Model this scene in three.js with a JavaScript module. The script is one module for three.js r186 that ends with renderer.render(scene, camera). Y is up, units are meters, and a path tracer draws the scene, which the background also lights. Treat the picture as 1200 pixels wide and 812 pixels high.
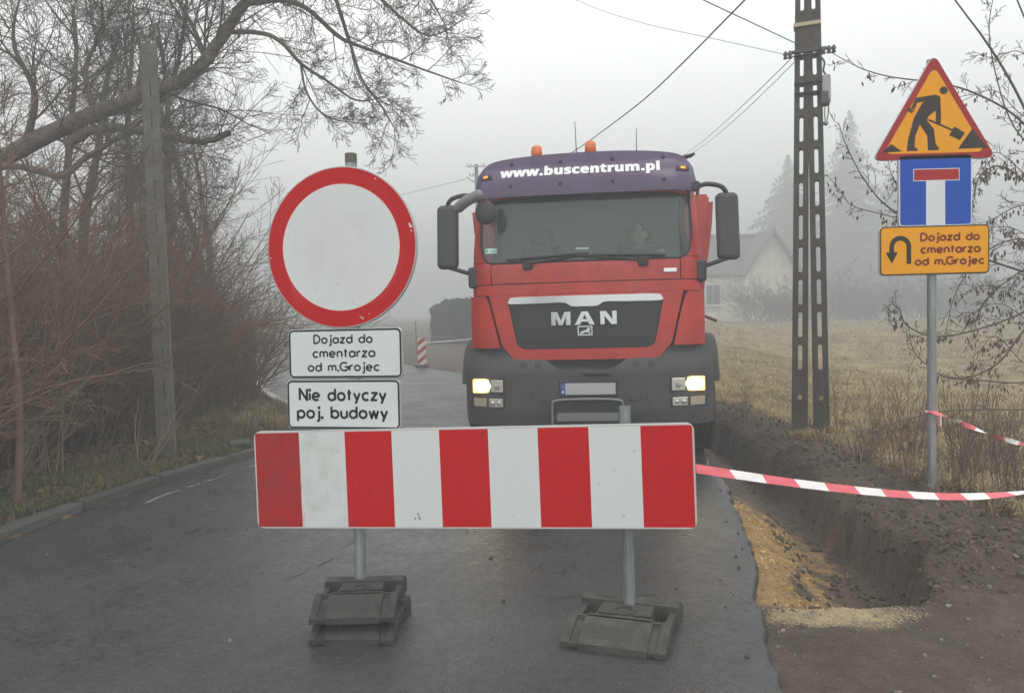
import * as THREE from 'three';
import { RoundedBoxGeometry } from 'three/addons/geometries/RoundedBoxGeometry.js';
import { mergeGeometries, mergeVertices, toCreasedNormals } from 'three/addons/utils/BufferGeometryUtils.js';
import { MarchingCubes } from 'three/addons/objects/MarchingCubes.js';
import { ImprovedNoise } from 'three/addons/math/ImprovedNoise.js';
import { FontLoader } from 'three/addons/loaders/FontLoader.js';
import { TextGeometry } from 'three/addons/geometries/TextGeometry.js';

// ---------------------------------------------------------------- camera, sky, sun, exposure
const scene = new THREE.Scene();
const FPX = 906, EYE = 1.56, PITCH = THREE.MathUtils.degToRad(2.5), ROLL = THREE.MathUtils.degToRad(1.5);
const camera = new THREE.PerspectiveCamera(2 * Math.atan(406 / FPX) * 180 / Math.PI, 1024 / 692, 0.05, 900);
camera.position.set(0, EYE, 0);
camera.rotation.order = 'YXZ';
camera.rotation.set(-PITCH, 0, -ROLL);
const renderer = new THREE.WebGLRenderer({ antialias: true });
renderer.toneMapping = THREE.LinearToneMapping;
renderer.toneMappingExposure = 1.76;
renderer.shadowMap.enabled = true;
renderer.setSize(1024, 692);
{ // even overcast sky: brighter overhead than at the horizon
  const w = 256, h = 128, d = new Float32Array(w * h * 4);
  for (let j = 0; j < h; j++) for (let i = 0; i < w; i++) {
    const el = Math.sin(((j + 0.5) / h - 0.5) * Math.PI), L = 1.02 + 0.34 * Math.max(0, el), k = (j * w + i) * 4;
    d[k] = L * 0.985; d[k + 1] = L * 1.0; d[k + 2] = L * 0.995; d[k + 3] = 1;
  }
  const sky = new THREE.DataTexture(d, w, h, THREE.RGBAFormat, THREE.FloatType);
  sky.mapping = THREE.EquirectangularReflectionMapping; sky.magFilter = THREE.LinearFilter; sky.minFilter = THREE.LinearFilter; sky.needsUpdate = true;
  scene.background = sky; scene.environment = sky;
}
const sun = new THREE.DirectionalLight(new THREE.Color(1, 0.97, 0.92), 0.5);
sun.position.set(18, 40, 12); sun.castShadow = true; sun.shadow.radius = 60;
sun.shadow.mapSize.set(2048, 2048);
Object.assign(sun.shadow.camera, { left: -30, right: 30, top: 30, bottom: -30, near: 1, far: 120 });
scene.add(sun, sun.target); sun.target.position.set(0, 0, -12);
scene.fog = new THREE.FogExp2(new THREE.Color(0.93, 0.95, 0.95), 0.0146);

// ---------------------------------------------------------------- helpers
function rng(seed) { let a = seed >>> 0; return () => { a = (a + 0x6D2B79F5) | 0; let t = Math.imul(a ^ (a >>> 15), 1 | a); t = (t + Math.imul(t ^ (t >>> 7), 61 | t)) ^ t; return ((t ^ (t >>> 14)) >>> 0) / 4294967296; }; }
const V = (x, y, z) => new THREE.Vector3(x, y, z);
const perlin = new ImprovedNoise();
const fbm = (x, y, z = 0, o = 4) => { let s = 0, a = 0.5; for (let i = 0; i < o; i++) { s += a * perlin.noise(x + i * 17.3, y - i * 9.1, z + i * 3.7); x *= 2; y *= 2; z *= 2; a *= 0.5; } return s; };
const clamp = (x, a, b) => Math.min(b, Math.max(a, x));
const sstep = (a, b, x) => { const t = clamp((x - a) / (b - a), 0, 1); return t * t * (3 - 2 * t); };
const lerp = (a, b, t) => a + (b - a) * t;
function table(pts) { // smooth curve through [key, value] rows, key ascending
  return (k) => {
    const n = pts.length; if (k <= pts[0][0]) return pts[0][1]; if (k >= pts[n - 1][0]) return pts[n - 1][1];
    let i = 0; while (k > pts[i + 1][0]) i++;
    const [x0, y0] = pts[i], [x1, y1] = pts[i + 1], h = x1 - x0, t = (k - x0) / h;
    const m0 = i > 0 ? (y1 - pts[i - 1][1]) / (x1 - pts[i - 1][0]) : (y1 - y0) / h, m1 = i < n - 2 ? (pts[i + 2][1] - y0) / (pts[i + 2][0] - x0) : (y1 - y0) / h;
    const t2 = t * t, t3 = t2 * t;
    return (2 * t3 - 3 * t2 + 1) * y0 + (t3 - 2 * t2 + t) * h * m0 + (-2 * t3 + 3 * t2) * y1 + (t3 - t2) * h * m1;
  };
}
function ray(px, py) { // direction of a point of the photograph (1200 x 812), z = -1
  const u = (px - 600) / FPX, v = -(py - 406) / FPX, c = Math.cos(ROLL), s = Math.sin(ROLL);
  const u2 = u * c + v * s, v2 = -u * s + v * c, cp = Math.cos(PITCH), sp = Math.sin(PITCH);
  const y = v2 * cp - sp, z = -v2 * sp - cp;
  return V(u2 / -z, y / -z, -1);
}
const at = (px, py, depth) => ray(px, py).multiplyScalar(depth).add(V(0, EYE, 0));
const onGround = (px, py, y0 = 0) => { const d = ray(px, py); return d.multiplyScalar((y0 - EYE) / d.y).add(V(0, EYE, 0)); };

const taken = {};
function numbered(name) { const n = taken[name] = (taken[name] ?? -1) + 1; return n ? `${name}_${String(n).padStart(3, '0')}` : name; }
function shade(o) { o.castShadow = o.receiveShadow = true; return o; }
function tag(o, label, category, group) { o.userData.label = label; o.userData.category = category; if (group) o.userData.group = group; return o; }
function thing(name, label, category, pos = [0, 0, 0], turn = 0, group) {
  const o = new THREE.Group(); o.name = numbered(name); o.position.set(...pos); o.rotation.y = turn; scene.add(o); return tag(o, label, category, group);
}
function part(name, geo, mat, parent, pos, rot) {
  const m = shade(new THREE.Mesh(Array.isArray(geo) ? merge(geo) : geo, mat)); m.name = name; parent.add(m);
  if (pos) m.position.set(...pos); if (rot) m.rotation.set(...rot); return m;
}
function merge(list) { return mergeGeometries(list.map(g => { const k = g.index ? g.toNonIndexed() : g; for (const n of Object.keys(k.attributes)) if (!['position', 'normal', 'uv'].includes(n)) k.deleteAttribute(n); if (!k.attributes.uv) k.setAttribute('uv', new THREE.BufferAttribute(new Float32Array(k.attributes.position.count * 2), 2)); return k; })); }
function solo(name, geo, mat, label, category, group) { const m = part(numbered(name), geo, mat, scene); return tag(m, label, category, group); }
function structure(name, geo, mat) { const m = part(numbered(name), geo, mat, scene); m.userData.kind = 'structure'; return m; }
function copy(o, label, group) { const c = o.clone(); c.name = numbered(o.name.replace(/_\d{3}$/, '')); c.userData = { ...o.userData }; if (label) c.userData.label = label; if (group) c.userData.group = group; scene.add(c); return c; }
const box = (w, h, d, x = 0, y = 0, z = 0, r = 0.006) => new RoundedBoxGeometry(w, h, d, 1, Math.min(r, w / 2.1, h / 2.1, d / 2.1)).translate(x, y, z);
const cyl = (r0, r1, h, n = 20) => new THREE.CylinderGeometry(r0, r1, h, n);
function rod(a, b, r, n = 8) { const d = b.clone().sub(a), g = cyl(r, r, d.length(), n); g.applyQuaternion(new THREE.Quaternion().setFromUnitVectors(V(0, 1, 0), d.clone().normalize())); return g.translate((a.x + b.x) / 2, (a.y + b.y) / 2, (a.z + b.z) / 2); }
const bentTube = (pts, r, n = 24, k = 7) => new THREE.TubeGeometry(new THREE.CatmullRomCurve3(pts), n, r, k, false);
function sag(a, b, drop, n = 24) { const p = []; for (let i = 0; i <= n; i++) { const t = i / n; p.push(a.clone().lerp(b, t).add(V(0, -4 * drop * t * (1 - t), 0))); } return p; }

// many thin tapered tubes collected into one geometry
class Twigs {
  constructor() { this.p = []; this.n = []; this.i = []; }
  tube(pts, rad, seg) {
    const base = this.p.length / 3, t = V(), a = V(), b = V(), up = V(0.13, 0.21, 0.97), N = pts.length;
    for (let k = 0; k < N; k++) {
      t.subVectors(pts[Math.min(N - 1, k + 1)], pts[Math.max(0, k - 1)]).normalize();
      a.crossVectors(t, up); if (a.lengthSq() < 1e-4) a.set(1, 0, 0); a.normalize(); b.crossVectors(t, a);
      for (let s = 0; s < seg; s++) {
        const w = s / seg * Math.PI * 2, c = Math.cos(w), q = Math.sin(w), nx = a.x * c + b.x * q, ny = a.y * c + b.y * q, nz = a.z * c + b.z * q;
        this.p.push(pts[k].x + nx * rad[k], pts[k].y + ny * rad[k], pts[k].z + nz * rad[k]); this.n.push(nx, ny, nz);
      }
      if (k) for (let s = 0; s < seg; s++) { const o = base + (k - 1) * seg, s2 = (s + 1) % seg; this.i.push(o + s, o + s2, o + seg + s, o + s2, o + seg + s2, o + seg + s); }
    }
  }
  geometry() {
    const g = new THREE.BufferGeometry();
    g.setAttribute('position', new THREE.Float32BufferAttribute(this.p, 3)); g.setAttribute('normal', new THREE.Float32BufferAttribute(this.n, 3));
    const uv = new Float32Array(this.p.length / 3 * 2); for (let k = 0; k < uv.length / 2; k++) { uv[2 * k] = (this.p[3 * k] + this.p[3 * k + 2]) * 2; uv[2 * k + 1] = this.p[3 * k + 1] * 2; }
    g.setAttribute('uv', new THREE.BufferAttribute(uv, 2)); g.setIndex(this.i); return g;
  }
}
// one branch and its side branches. o: {wob, grav, kids, angle, shrink, minR, levels}
function grow(T, R, p, dir, len, r, level, o) {
  const n = level <= 0 ? 2 : level === 1 ? Math.max(3, Math.min(5, Math.round(len / 0.16))) : Math.max(4, Math.min(9, Math.round(len / 0.12))), pts = [p.clone()], rad = [r], d = dir.clone().normalize(), q = p.clone(), step = len / n;
  for (let k = 1; k <= n; k++) {
    d.x += (R() - 0.5) * o.wob; d.y += (R() - 0.5) * o.wob + o.grav; d.z += (R() - 0.5) * o.wob; d.normalize();
    q.addScaledVector(d, step); pts.push(q.clone()); rad.push(Math.max(o.minR, r * (1 - 0.72 * k / n)));
  }
  T.tube(pts, rad, level >= 3 ? 6 : level >= 2 ? 4 : 3);
  if (level > 0) side(T, R, pts, rad, len, level, o);
  return q;
}
function side(T, R, pts, rad, len, level, o, from = 0.15) {
  const n = pts.length - 1, kids = Math.round(o.kids[level] * (0.75 + 0.5 * R()));
  for (let c = 0; c < kids; c++) {
    const f = from + (1 - from) * Math.pow((c + R()) / kids, 0.85), k = Math.min(n - 1, Math.floor(f * n)), u = f * n - k;
    const p = pts[k].clone().lerp(pts[k + 1], clamp(u, 0, 1)), t = pts[k + 1].clone().sub(pts[k]).normalize();
    const a = V(R() - 0.5, R() - 0.5, R() - 0.5).cross(t).normalize(), ang = o.angle * (0.6 + 0.7 * R());
    const d = t.multiplyScalar(Math.cos(ang)).addScaledVector(a, Math.sin(ang));
    const l = len * o.shrink * (0.5 + 0.8 * R()) * (1 - 0.45 * f); grow(T, R, p, d, l, clamp(l * 0.013, o.minR, rad[k] * 0.6), level - 1, o);
  }
}
// tileable grain: value noise with octaves
function tile(size, seed, octaves, fn, srgb) {
  const R = rng(seed), grids = octaves.map(([n]) => { const g = new Float32Array(n * n); for (let i = 0; i < g.length; i++) g[i] = R(); return g; });
  const data = new Uint8Array(size * size * 4);
  for (let y = 0; y < size; y++) for (let x = 0; x < size; x++) {
    const v = octaves.map(([n], k) => { const fx = x / size * n, fy = y / size * n, ix = Math.floor(fx), iy = Math.floor(fy); let tx = fx - ix, ty = fy - iy; tx = tx * tx * (3 - 2 * tx); ty = ty * ty * (3 - 2 * ty); const g = grids[k], a = g[iy * n + ix], b = g[iy * n + (ix + 1) % n], c = g[((iy + 1) % n) * n + ix], e = g[((iy + 1) % n) * n + (ix + 1) % n]; return lerp(lerp(a, b, tx), lerp(c, e, tx), ty); });
    const c = fn(v, R()), k = (y * size + x) * 4; data[k] = clamp(c[0], 0, 1) * 255; data[k + 1] = clamp(c[1], 0, 1) * 255; data[k + 2] = clamp(c[2], 0, 1) * 255; data[k + 3] = 255;
  }
  const t = new THREE.DataTexture(data, size, size); t.wrapS = t.wrapT = THREE.RepeatWrapping; t.magFilter = THREE.LinearFilter; t.minFilter = THREE.LinearMipmapLinearFilter; t.generateMipmaps = true;
  if (srgb) t.colorSpace = THREE.SRGBColorSpace; t.needsUpdate = true; return t;
}
const grey = (x) => [x, x, x];
const lin = (r, g, b) => new THREE.Color().setRGB(r, g, b);
const std = (c, rough, more = {}) => new THREE.MeshStandardMaterial({ color: Array.isArray(c) ? lin(...c) : c, roughness: rough, ...more });
const phy = (c, rough, more = {}) => new THREE.MeshPhysicalMaterial({ color: Array.isArray(c) ? lin(...c) : c, roughness: rough, ...more });

// ---------------------------------------------------------------- the lie of the land
const roadLeft = table([[-140, -30], [-70, -20], [-40, -12.4], [-25.5, -8.6], [-18, -5.9], [-14, -4.15], [-12.4, -3.2], [-11, -2.75], [-9.6, -2.74], [-8.75, -2.95], [-8.37, -3.1], [-7.77, -3.32], [-6.95, -3.52], [-6.05, -3.68], [-5.53, -3.74], [-3, -3.9], [4, -4.0], [14, -4.0]]);
const roadRight = table([[-140, -23], [-70, -14.2], [-40, -7.6], [-27, -4.5], [-22.7, -2.8], [-19.5, -1.05], [-15, 0.8], [-12, 1.75], [-9.5, 2.1], [-6.84, 1.85], [-6.08, 1.73], [-5.36, 1.6], [-4.64, 1.42], [-3.85, 1.24], [-3.05, 1.05], [0, 0.75], [14, 0.5]]);
const roadRise = (z) => 0.9 * sstep(-16, -70, z);
const trenchRight = table([[-16, 2.6], [-11, 2.75], [-9, 2.72], [-7.3, 2.66], [-5.7, 2.62], [-5, 2.52], [-4.3, 2.32], [-3.9, 2.26]]);
function land(x, z) {
  const l = roadLeft(z), r = roadRight(z), rise = roadRise(z);
  const n1 = fbm(x * 0.9, z * 0.9, 1.3), n2 = fbm(x * 5, z * 5, 4.1, 3);
  if (x < l) {
    const d = l - x; let y = 0.06 + 0.07 * sstep(0.2, 1.6, d) + 0.35 * sstep(1.6, 7, d) + n1 * 0.10 * sstep(0.1, 1, d) + n2 * 0.03 * sstep(0.1, 0.4, d);
    if (z < -9) y = lerp(y, y - 0.075, sstep(-9, -10, z) * sstep(0.5, 0, d));
    return y + rise;
  }
  if (x <= r - 0.03) return -0.07 + rise;
  const d = x - r, tr = sstep(-4.0, -4.22, z) * sstep(-15, -11, z), w = trenchRight(z) - r;
  const flat = -0.05 - 0.05 * sstep(0.6, 2.2, d) * sstep(-4.2, -5.5, z) + n1 * 0.05 * sstep(0, 0.5, d) + n2 * 0.022 * sstep(0, 0.15, d);
  const wl = w + n1 * 0.14 + fbm(z * 2.6, 3.3, 8, 3) * 0.26 + fbm(x * 9, z * 9, 14, 3) * 0.12;
  const depth = 0.32 * tr * sstep(0.0, 0.62, d + n2 * 0.1) * (1 - sstep(wl - 0.09, wl + 0.04, d));
  const bank = sstep(-3.8, -4.6, z) * sstep(-24, -13, z) * sstep(wl - 0.12, wl + 0.16, d) * (1 - sstep(wl + 0.45, wl + 1.7, d)) * (0.05 + 0.17 * Math.max(0, n1 + 0.15) + n2 * 0.14);
  const field = 0.12 * sstep(3, 20, d) + 0.02 * n1 + 0.05 * fbm(x * 0.25, z * 0.25, 6) * sstep(2, 6, d);
  return flat - depth + bank + field + rise * sstep(60, 0, d);
}

// ---------------------------------------------------------------- ground sheet
const soilGrain = tile(1024, 11, [[6], [24], [90], [300], [512]], (v, r) => grey(0.40 + 0.16 * v[0] + 0.22 * v[1] + 0.26 * v[2] + 0.36 * (v[3] - 0.3) + 0.2 * (v[4] - 0.4) + 0.12 * r), false);
soilGrain.repeat.set(1 / 1.7, 1 / 1.7);
const C_SOIL = [0.064, 0.045, 0.031], C_SOIL2 = [0.09, 0.068, 0.051], C_SAND = [0.36, 0.225, 0.085], C_CHIP = [0.42, 0.34, 0.20], C_STRAW = [0.35, 0.28, 0.14], C_MOSS = [0.105, 0.105, 0.045], C_LITTER = [0.10, 0.075, 0.048];
function landColour(x, z) {
  const l = roadLeft(z), r = roadRight(z), n = fbm(x * 1.3, z * 1.3, 9), m = fbm(x * 6, z * 6, 2, 3), mix = (a, b, t) => a.map((q, i) => lerp(q, b[i], clamp(t, 0, 1)));
  if (x < l) {
    const d = l - x + n * 0.5; let c = mix(C_SOIL, C_MOSS, sstep(0.15, 0.5, d) * (0.55 + m * 1.6)); c = mix(c, C_LITTER, sstep(0.8, 1.5, d));
    return mix(c, C_STRAW, z < -9.5 ? 0.75 * sstep(-9, -12, z) * sstep(0, 0.6, l - x) : 0);
  }
  const d = x - r; let c = mix(C_SOIL, C_SOIL2, 0.5 + 1.6 * n + m);
  c = mix(c, C_SAND, sstep(-6.6, -6.0, z + m * 0.8) * sstep(-4.02, -4.2, z) * sstep(0.64, 0.42, d * 1.0 + m * 0.95 + n * 0.4 + (z + 5.2) * 0.08) * (0.85 + m * 1.2));
  const ex = (x - 1.66) / 0.36, ez = (z + 3.93) / 0.16; c = mix(c, C_CHIP, sstep(1.15, 0.55, Math.hypot(ex, ez) + m * 0.9 + n * 0.3) * (0.85 + m));
  const g = sstep(trenchRight(z) - r + 0.45, trenchRight(z) - r + 1.5, d + n * 0.8) * sstep(-5.4, -7.2, z + n);
  c = mix(c, C_LITTER, sstep(1.5, 2.6, d) * sstep(-4, -5.4, z) * (0.5 + n)); 
  return mix(c, mix(C_STRAW, C_LITTER, 0.35 + n * 1.5), g);
}
{
  const axis = (knots) => { const a = []; for (let k = 0; k < knots.length - 1; k++) { const [p, s] = knots[k], e = knots[k + 1][0], n = Math.max(1, Math.round((e - p) / s)); for (let i = 0; i < n; i++) a.push(p + (e - p) * i / n); } a.push(knots.at(-1)[0]); return a; };
  const xs = axis([[-240, 12], [-90, 6], [-24, 1.2], [-10, 0.25], [-5, 0.07], [-2.4, 0.4], [0.5, 0.035], [3.6, 0.07], [6.5, 0.25], [14, 1.2], [40, 6], [90, 12], [240, 0]]);
  const zs = axis([[-340, 15], [-150, 8], [-60, 1.5], [-26, 0.35], [-14, 0.09], [-8.5, 0.035], [-2.4, 0.2], [0, 1], [14, 0]]);
  const nx = xs.length, nz = zs.length, pos = new Float32Array(nx * nz * 3), col = new Float32Array(nx * nz * 3), uv = new Float32Array(nx * nz * 2), idx = [];
  for (let j = 0; j < nz; j++) for (let i = 0; i < nx; i++) {
    const k = j * nx + i, x = xs[i], z = zs[j], c = landColour(x, z);
    pos[3 * k] = x; pos[3 * k + 1] = land(x, z); pos[3 * k + 2] = z; col[3 * k] = c[0]; col[3 * k + 1] = c[1]; col[3 * k + 2] = c[2]; uv[2 * k] = x; uv[2 * k + 1] = z;
    if (i && j) idx.push(k - nx - 1, k - 1, k - nx, k - nx, k - 1, k);
  }
  const g = new THREE.BufferGeometry(); g.setAttribute('position', new THREE.BufferAttribute(pos, 3)); g.setAttribute('color', new THREE.BufferAttribute(col, 3)); g.setAttribute('uv', new THREE.BufferAttribute(uv, 2)); g.setIndex(idx); g.computeVertexNormals();
  structure('ground', g, new THREE.MeshStandardMaterial({ vertexColors: true, map: soilGrain, bumpMap: soilGrain, bumpScale: 0.022, roughness: 0.95 }));
}
// road: a slab of asphalt with a broken right edge
const tarGrain = tile(1024, 5, [[4], [16], [160], [420], [700]], (v, r) => grey(0.62 + 0.13 * (v[0] - 0.5) + 0.14 * (v[1] - 0.5) + 0.22 * (v[2] - 0.5) + 0.4 * (v[3] - 0.5) + (v[4] > 0.93 ? 0.28 : 0) + 0.1 * r), false);
tarGrain.repeat.set(1 / 2.9, 1 / 2.9);
const tarRough = tile(512, 8, [[3], [9], [40], [200]], (v) => grey(0.40 + 0.14 * (v[0] - 0.5) + 0.14 * (v[1] - 0.5) + 0.12 * (v[2] - 0.5) + 0.2 * (v[3] - 0.5)), false);
tarRough.repeat.set(1 / 5.3, 1 / 5.3);
const tarBump = tile(1024, 6, [[220], [460], [800]], (v, r) => grey(0.25 + 0.3 * v[0] + 0.35 * v[1] + 0.25 * v[2] + 0.1 * r), false); tarBump.repeat.set(1 / 2.3, 1 / 2.3);
const ROAD = new THREE.MeshStandardMaterial({ vertexColors: true, map: tarGrain, bumpMap: tarBump, bumpScale: 0.004, roughnessMap: tarRough, roughness: 1 });
const roadY = (x, z) => roadRise(z) + 0.008 * fbm(x * 0.35, z * 0.25, 3) * sstep(9, -2, z);
let road;
{
  const zs = []; for (let z = 14; z > -2.5; z -= 0.5) zs.push(z); for (let z = -2.5; z > -13; z -= 0.06) zs.push(z); for (let z = -13; z > -40; z -= 0.5) zs.push(z); for (let z = -40; z >= -140; z -= 3) zs.push(z);
  const NX = 90, pos = [], col = [], uv = [], idx = [];
  zs.forEach((z, j) => {
    const l = roadLeft(z), r = roadRight(z) + (z > -14 ? fbm(z * 1.8, 1.7, 2) * 0.10 + fbm(z * 9, 5.1, 3, 3) * 0.05 : 0), row = [];
    for (let i = 0; i <= NX; i++) row.push([lerp(l + 0.01, r, i / NX), 0]); row.push([r + 0.02, -0.03], [r + 0.035, -0.11]); row.unshift([l + 0.01, -0.08]);
    row.forEach(([x, dy], i) => {
      const s = (x - l) / (r - l), streak = 0.05 * Math.cos((s * 5.4 - 0.35) * Math.PI * 1.1) + 0.34 * fbm(s * 4.2, z * 0.16, 5) + 0.16 * fbm(x * 1.6, z * 0.9, 12), edge = 0.14 * sstep(0.86, 0.99, s) * (0.4 + fbm(x * 3, z * 3, 7) * 2.4);
      const k = 0.053 * (1 + 0.6 * streak) , dirt = Math.max(0, edge) + 0.3 * Math.max(0, fbm(x * 1.1, z * 0.7, 21) - 0.12) * sstep(-4.5, -6, z);
      pos.push(x, roadY(x, z) + dy, z); col.push(k * (0.98 + dirt * 0.9), k * (1.0 + dirt * 0.66), k * (1.02 + dirt * 0.4)); uv.push(x, z);
      if (i && j) { const w = NX + 4, a = j * w + i; idx.push(a - w - 1, a - w, a - 1, a - w, a, a - 1); }
    });
  });
  const g = new THREE.BufferGeometry(); g.setAttribute('position', new THREE.Float32BufferAttribute(pos, 3)); g.setAttribute('color', new THREE.Float32BufferAttribute(col, 3)); g.setAttribute('uv', new THREE.Float32BufferAttribute(uv, 2)); g.setIndex(idx); g.computeVertexNormals();
  road = structure('road', g, ROAD);
}
// strips laid 4 mm over the road: worn white line, pale scrape, cracks
function strip(name, pts, width, mat, seed, ragged = 0.5, gap = 0, lift = 0.004) {
  const R = rng(seed), c = new THREE.CatmullRomCurve3(pts), n = Math.max(8, Math.round(c.getLength() / 0.03)), pos = [], idx = []; let k = 0, prev = false;
  for (let i = 0; i <= n; i++) {
    const p = c.getPoint(i / n), t = c.getTangent(i / n), s = V(t.z, 0, -t.x).normalize(), skip = fbm(i * 0.09, seed, 1) * 1.6 + 0.5 * (R() - 0.5) < gap - 0.5;
    const a = width * (0.5 + ragged * (R() - 0.5)), b = width * (0.5 + ragged * (R() - 0.5));
    for (const [q, f] of [[a, 1], [b, -1]]) { const x = p.x + s.x * q * f, z = p.z + s.z * q * f; pos.push(x, roadY(x, z) + lift, z); }
    if (i && !skip && prev) idx.push(k - 2, k - 1, k, k, k - 1, k + 1); prev = !skip; k += 2;
  }
  const g = new THREE.BufferGeometry(); g.setAttribute('position', new THREE.Float32BufferAttribute(pos, 3)); g.setAttribute('uv', new THREE.Float32BufferAttribute(pos.filter((_, i) => i % 3 !== 1), 2)); g.setIndex(idx); g.computeVertexNormals();
  return part(name, g, mat, road);
}
const M_LINE = std([0.2, 0.2, 0.195], 0.8, { map: soilGrain }), M_SCRAPE = std([0.125, 0.125, 0.122], 0.75, { map: tarGrain }), M_CRACK = std([0.022, 0.021, 0.02], 0.9);
strip('edge_line', [[150, 600], [185, 583], [215, 573], [240, 565], [270, 555], [300, 545]].map(q => onGround(...q)), 0.032, M_LINE, 3, 0.9, 0.3);
strip('edge_line', [[-14, -3.95], [-18, -5.7], [-25.5, -8.35], [-40, -10.9], [-60, -14]].map(([z, x]) => V(x, 0, z)), 0.16, M_LINE, 4, 0.3, 0.1);
strip('scrape_mark', [[335, 678], [370, 664], [400, 645], [415, 632], [440, 622]].map(q => onGround(...q)), 0.022, M_SCRAPE, 5, 1.2, 0.38);
strip('crack', [[640, 702], [690, 699], [735, 700], [770, 696]].map(q => onGround(...q)), 0.006, M_CRACK, 9, 1.2, 0.35);
strip('crack', [[0, 758], [80, 714], [200, 672], [330, 622]].map(q => onGround(...q)), 0.004, M_CRACK, 10, 1.2, 0.3);

// kerb: stones a metre long
const concGrain = tile(512, 21, [[5], [20], [80], [256]], (v, r) => grey(0.55 + 0.25 * (v[0] - 0.5) + 0.3 * (v[1] - 0.5) + 0.22 * (v[2] - 0.5) + 0.25 * (v[3] - 0.5) + 0.1 * r + 0.12), false);
concGrain.repeat.set(1.1, 1.1);
const M_KERB = [0.1, 0.115, 0.088].map(k => std([k, k * 0.97, k * 0.9], 0.9, { map: concGrain, bumpMap: concGrain, bumpScale: 0.01 }));
{
  const kerb = thing('kerb', 'row of weathered grey concrete kerb stones edging the grassy left verge', 'kerb');
  const g = new RoundedBoxGeometry(0.15, 0.28, 0.985, 2, 0.018); let z = 1.5, k = 0;
  while (z > -8.75) {
    const z2 = z - 0.99, x = (roadLeft(z) + roadLeft(z2)) / 2, a = Math.atan2(roadLeft(z2) - roadLeft(z), z2 - z);
    part('kerb_stone', g, M_KERB[k % 3], kerb, [x - 0.07, -0.062 + 0.006 * Math.sin(k * 7.1), (z + z2) / 2], [0, a, 0.02 * Math.sin(k * 3.7)]); z = z2; k++;
  }
  const far = thing('kerb', 'pale kerb running away beside the far bend of the road', 'kerb'); z = -13.6;
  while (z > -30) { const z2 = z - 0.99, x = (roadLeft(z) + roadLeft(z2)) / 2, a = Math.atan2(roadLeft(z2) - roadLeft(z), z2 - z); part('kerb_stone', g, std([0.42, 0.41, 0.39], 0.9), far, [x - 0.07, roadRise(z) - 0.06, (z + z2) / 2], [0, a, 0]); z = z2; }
}
{ const p = onGround(281, 532); const s = solo('kerb_block', box(0.24, 0.15, 0.3, 0, 0.06, 0, 0.02), M_KERB[0], 'loose dark concrete block at the end of the kerb row', 'block'); s.position.copy(p).add(V(0, 0.02, 0)); s.rotation.y = 0.4; }

// ---------------------------------------------------------------- loose matter on the ground
function scatter(name, label, category, geo, mat, n, seed, place, colours) {
  const im = new THREE.InstancedMesh(geo, mat, n), R = rng(seed), m = new THREE.Matrix4(), e = new THREE.Euler(), q = new THREE.Quaternion(), c = new THREE.Color(); let k = 0, tries = 0;
  while (k < n && tries++ < n * 12) {
    const s = place(R); if (!s) continue;
    e.set(s.tilt ? (R() - 0.5) * s.tilt : 0, R() * 6.28, s.tilt ? (R() - 0.5) * s.tilt : 0); q.setFromEuler(e);
    m.compose(V(s.x, s.y, s.z), q, V(s.s * (0.8 + 0.4 * R()), s.s * (s.h ?? 1), s.s * (0.8 + 0.4 * R()))); im.setMatrixAt(k, m);
    const a = colours[Math.floor(R() * colours.length)], b = 0.75 + 0.5 * R(); im.setColorAt(k, c.setRGB(a[0] * b, a[1] * b, a[2] * b)); k++;
  }
  im.count = k; im.name = numbered(name); im.castShadow = im.receiveShadow = true; im.userData = { label, category, kind: 'stuff' }; scene.add(im); return im;
}
function tuft(seed, blades, h, spread, lean) {
  const R = rng(seed), pos = [], nor = [];
  for (let b = 0; b < blades; b++) {
    const a = R() * 6.28, r = spread * Math.sqrt(R()), x = Math.cos(a) * r, z = Math.sin(a) * r, d = R() * 6.28, l = lean * (0.3 + R()), hh = h * (0.5 + 0.6 * R()), w = h * 0.022 + 0.0016, cx = Math.cos(d + 1.57) * w, cz = Math.sin(d + 1.57) * w, mx = x + Math.cos(d) * l * 0.35, mz = z + Math.sin(d) * l * 0.35, tx = x + Math.cos(d) * l, tz = z + Math.sin(d) * l;
    pos.push(x - cx, -0.01, z - cz, x + cx, -0.01, z + cz, mx + cx * 0.8, hh * 0.6, mz + cz * 0.8, x - cx, -0.01, z - cz, mx + cx * 0.8, hh * 0.6, mz + cz * 0.8, mx - cx * 0.8, hh * 0.6, mz - cz * 0.8, mx - cx * 0.8, hh * 0.6, mz - cz * 0.8, mx + cx * 0.8, hh * 0.6, mz + cz * 0.8, tx, hh * (1 - 0.4 * l / h * R()), tz);
  }
  const g = new THREE.BufferGeometry(); g.setAttribute('position', new THREE.Float32BufferAttribute(pos, 3)); g.computeVertexNormals(); return g;
}
const M_BLADE = new THREE.MeshStandardMaterial({ roughness: 0.9, side: THREE.DoubleSide });
const STRAW = [[0.36, 0.285, 0.135], [0.30, 0.235, 0.11], [0.41, 0.335, 0.17], [0.24, 0.185, 0.085]], GREEN = [[0.07, 0.078, 0.026], [0.095, 0.092, 0.034], [0.145, 0.115, 0.052], [0.06, 0.058, 0.028]];
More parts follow.
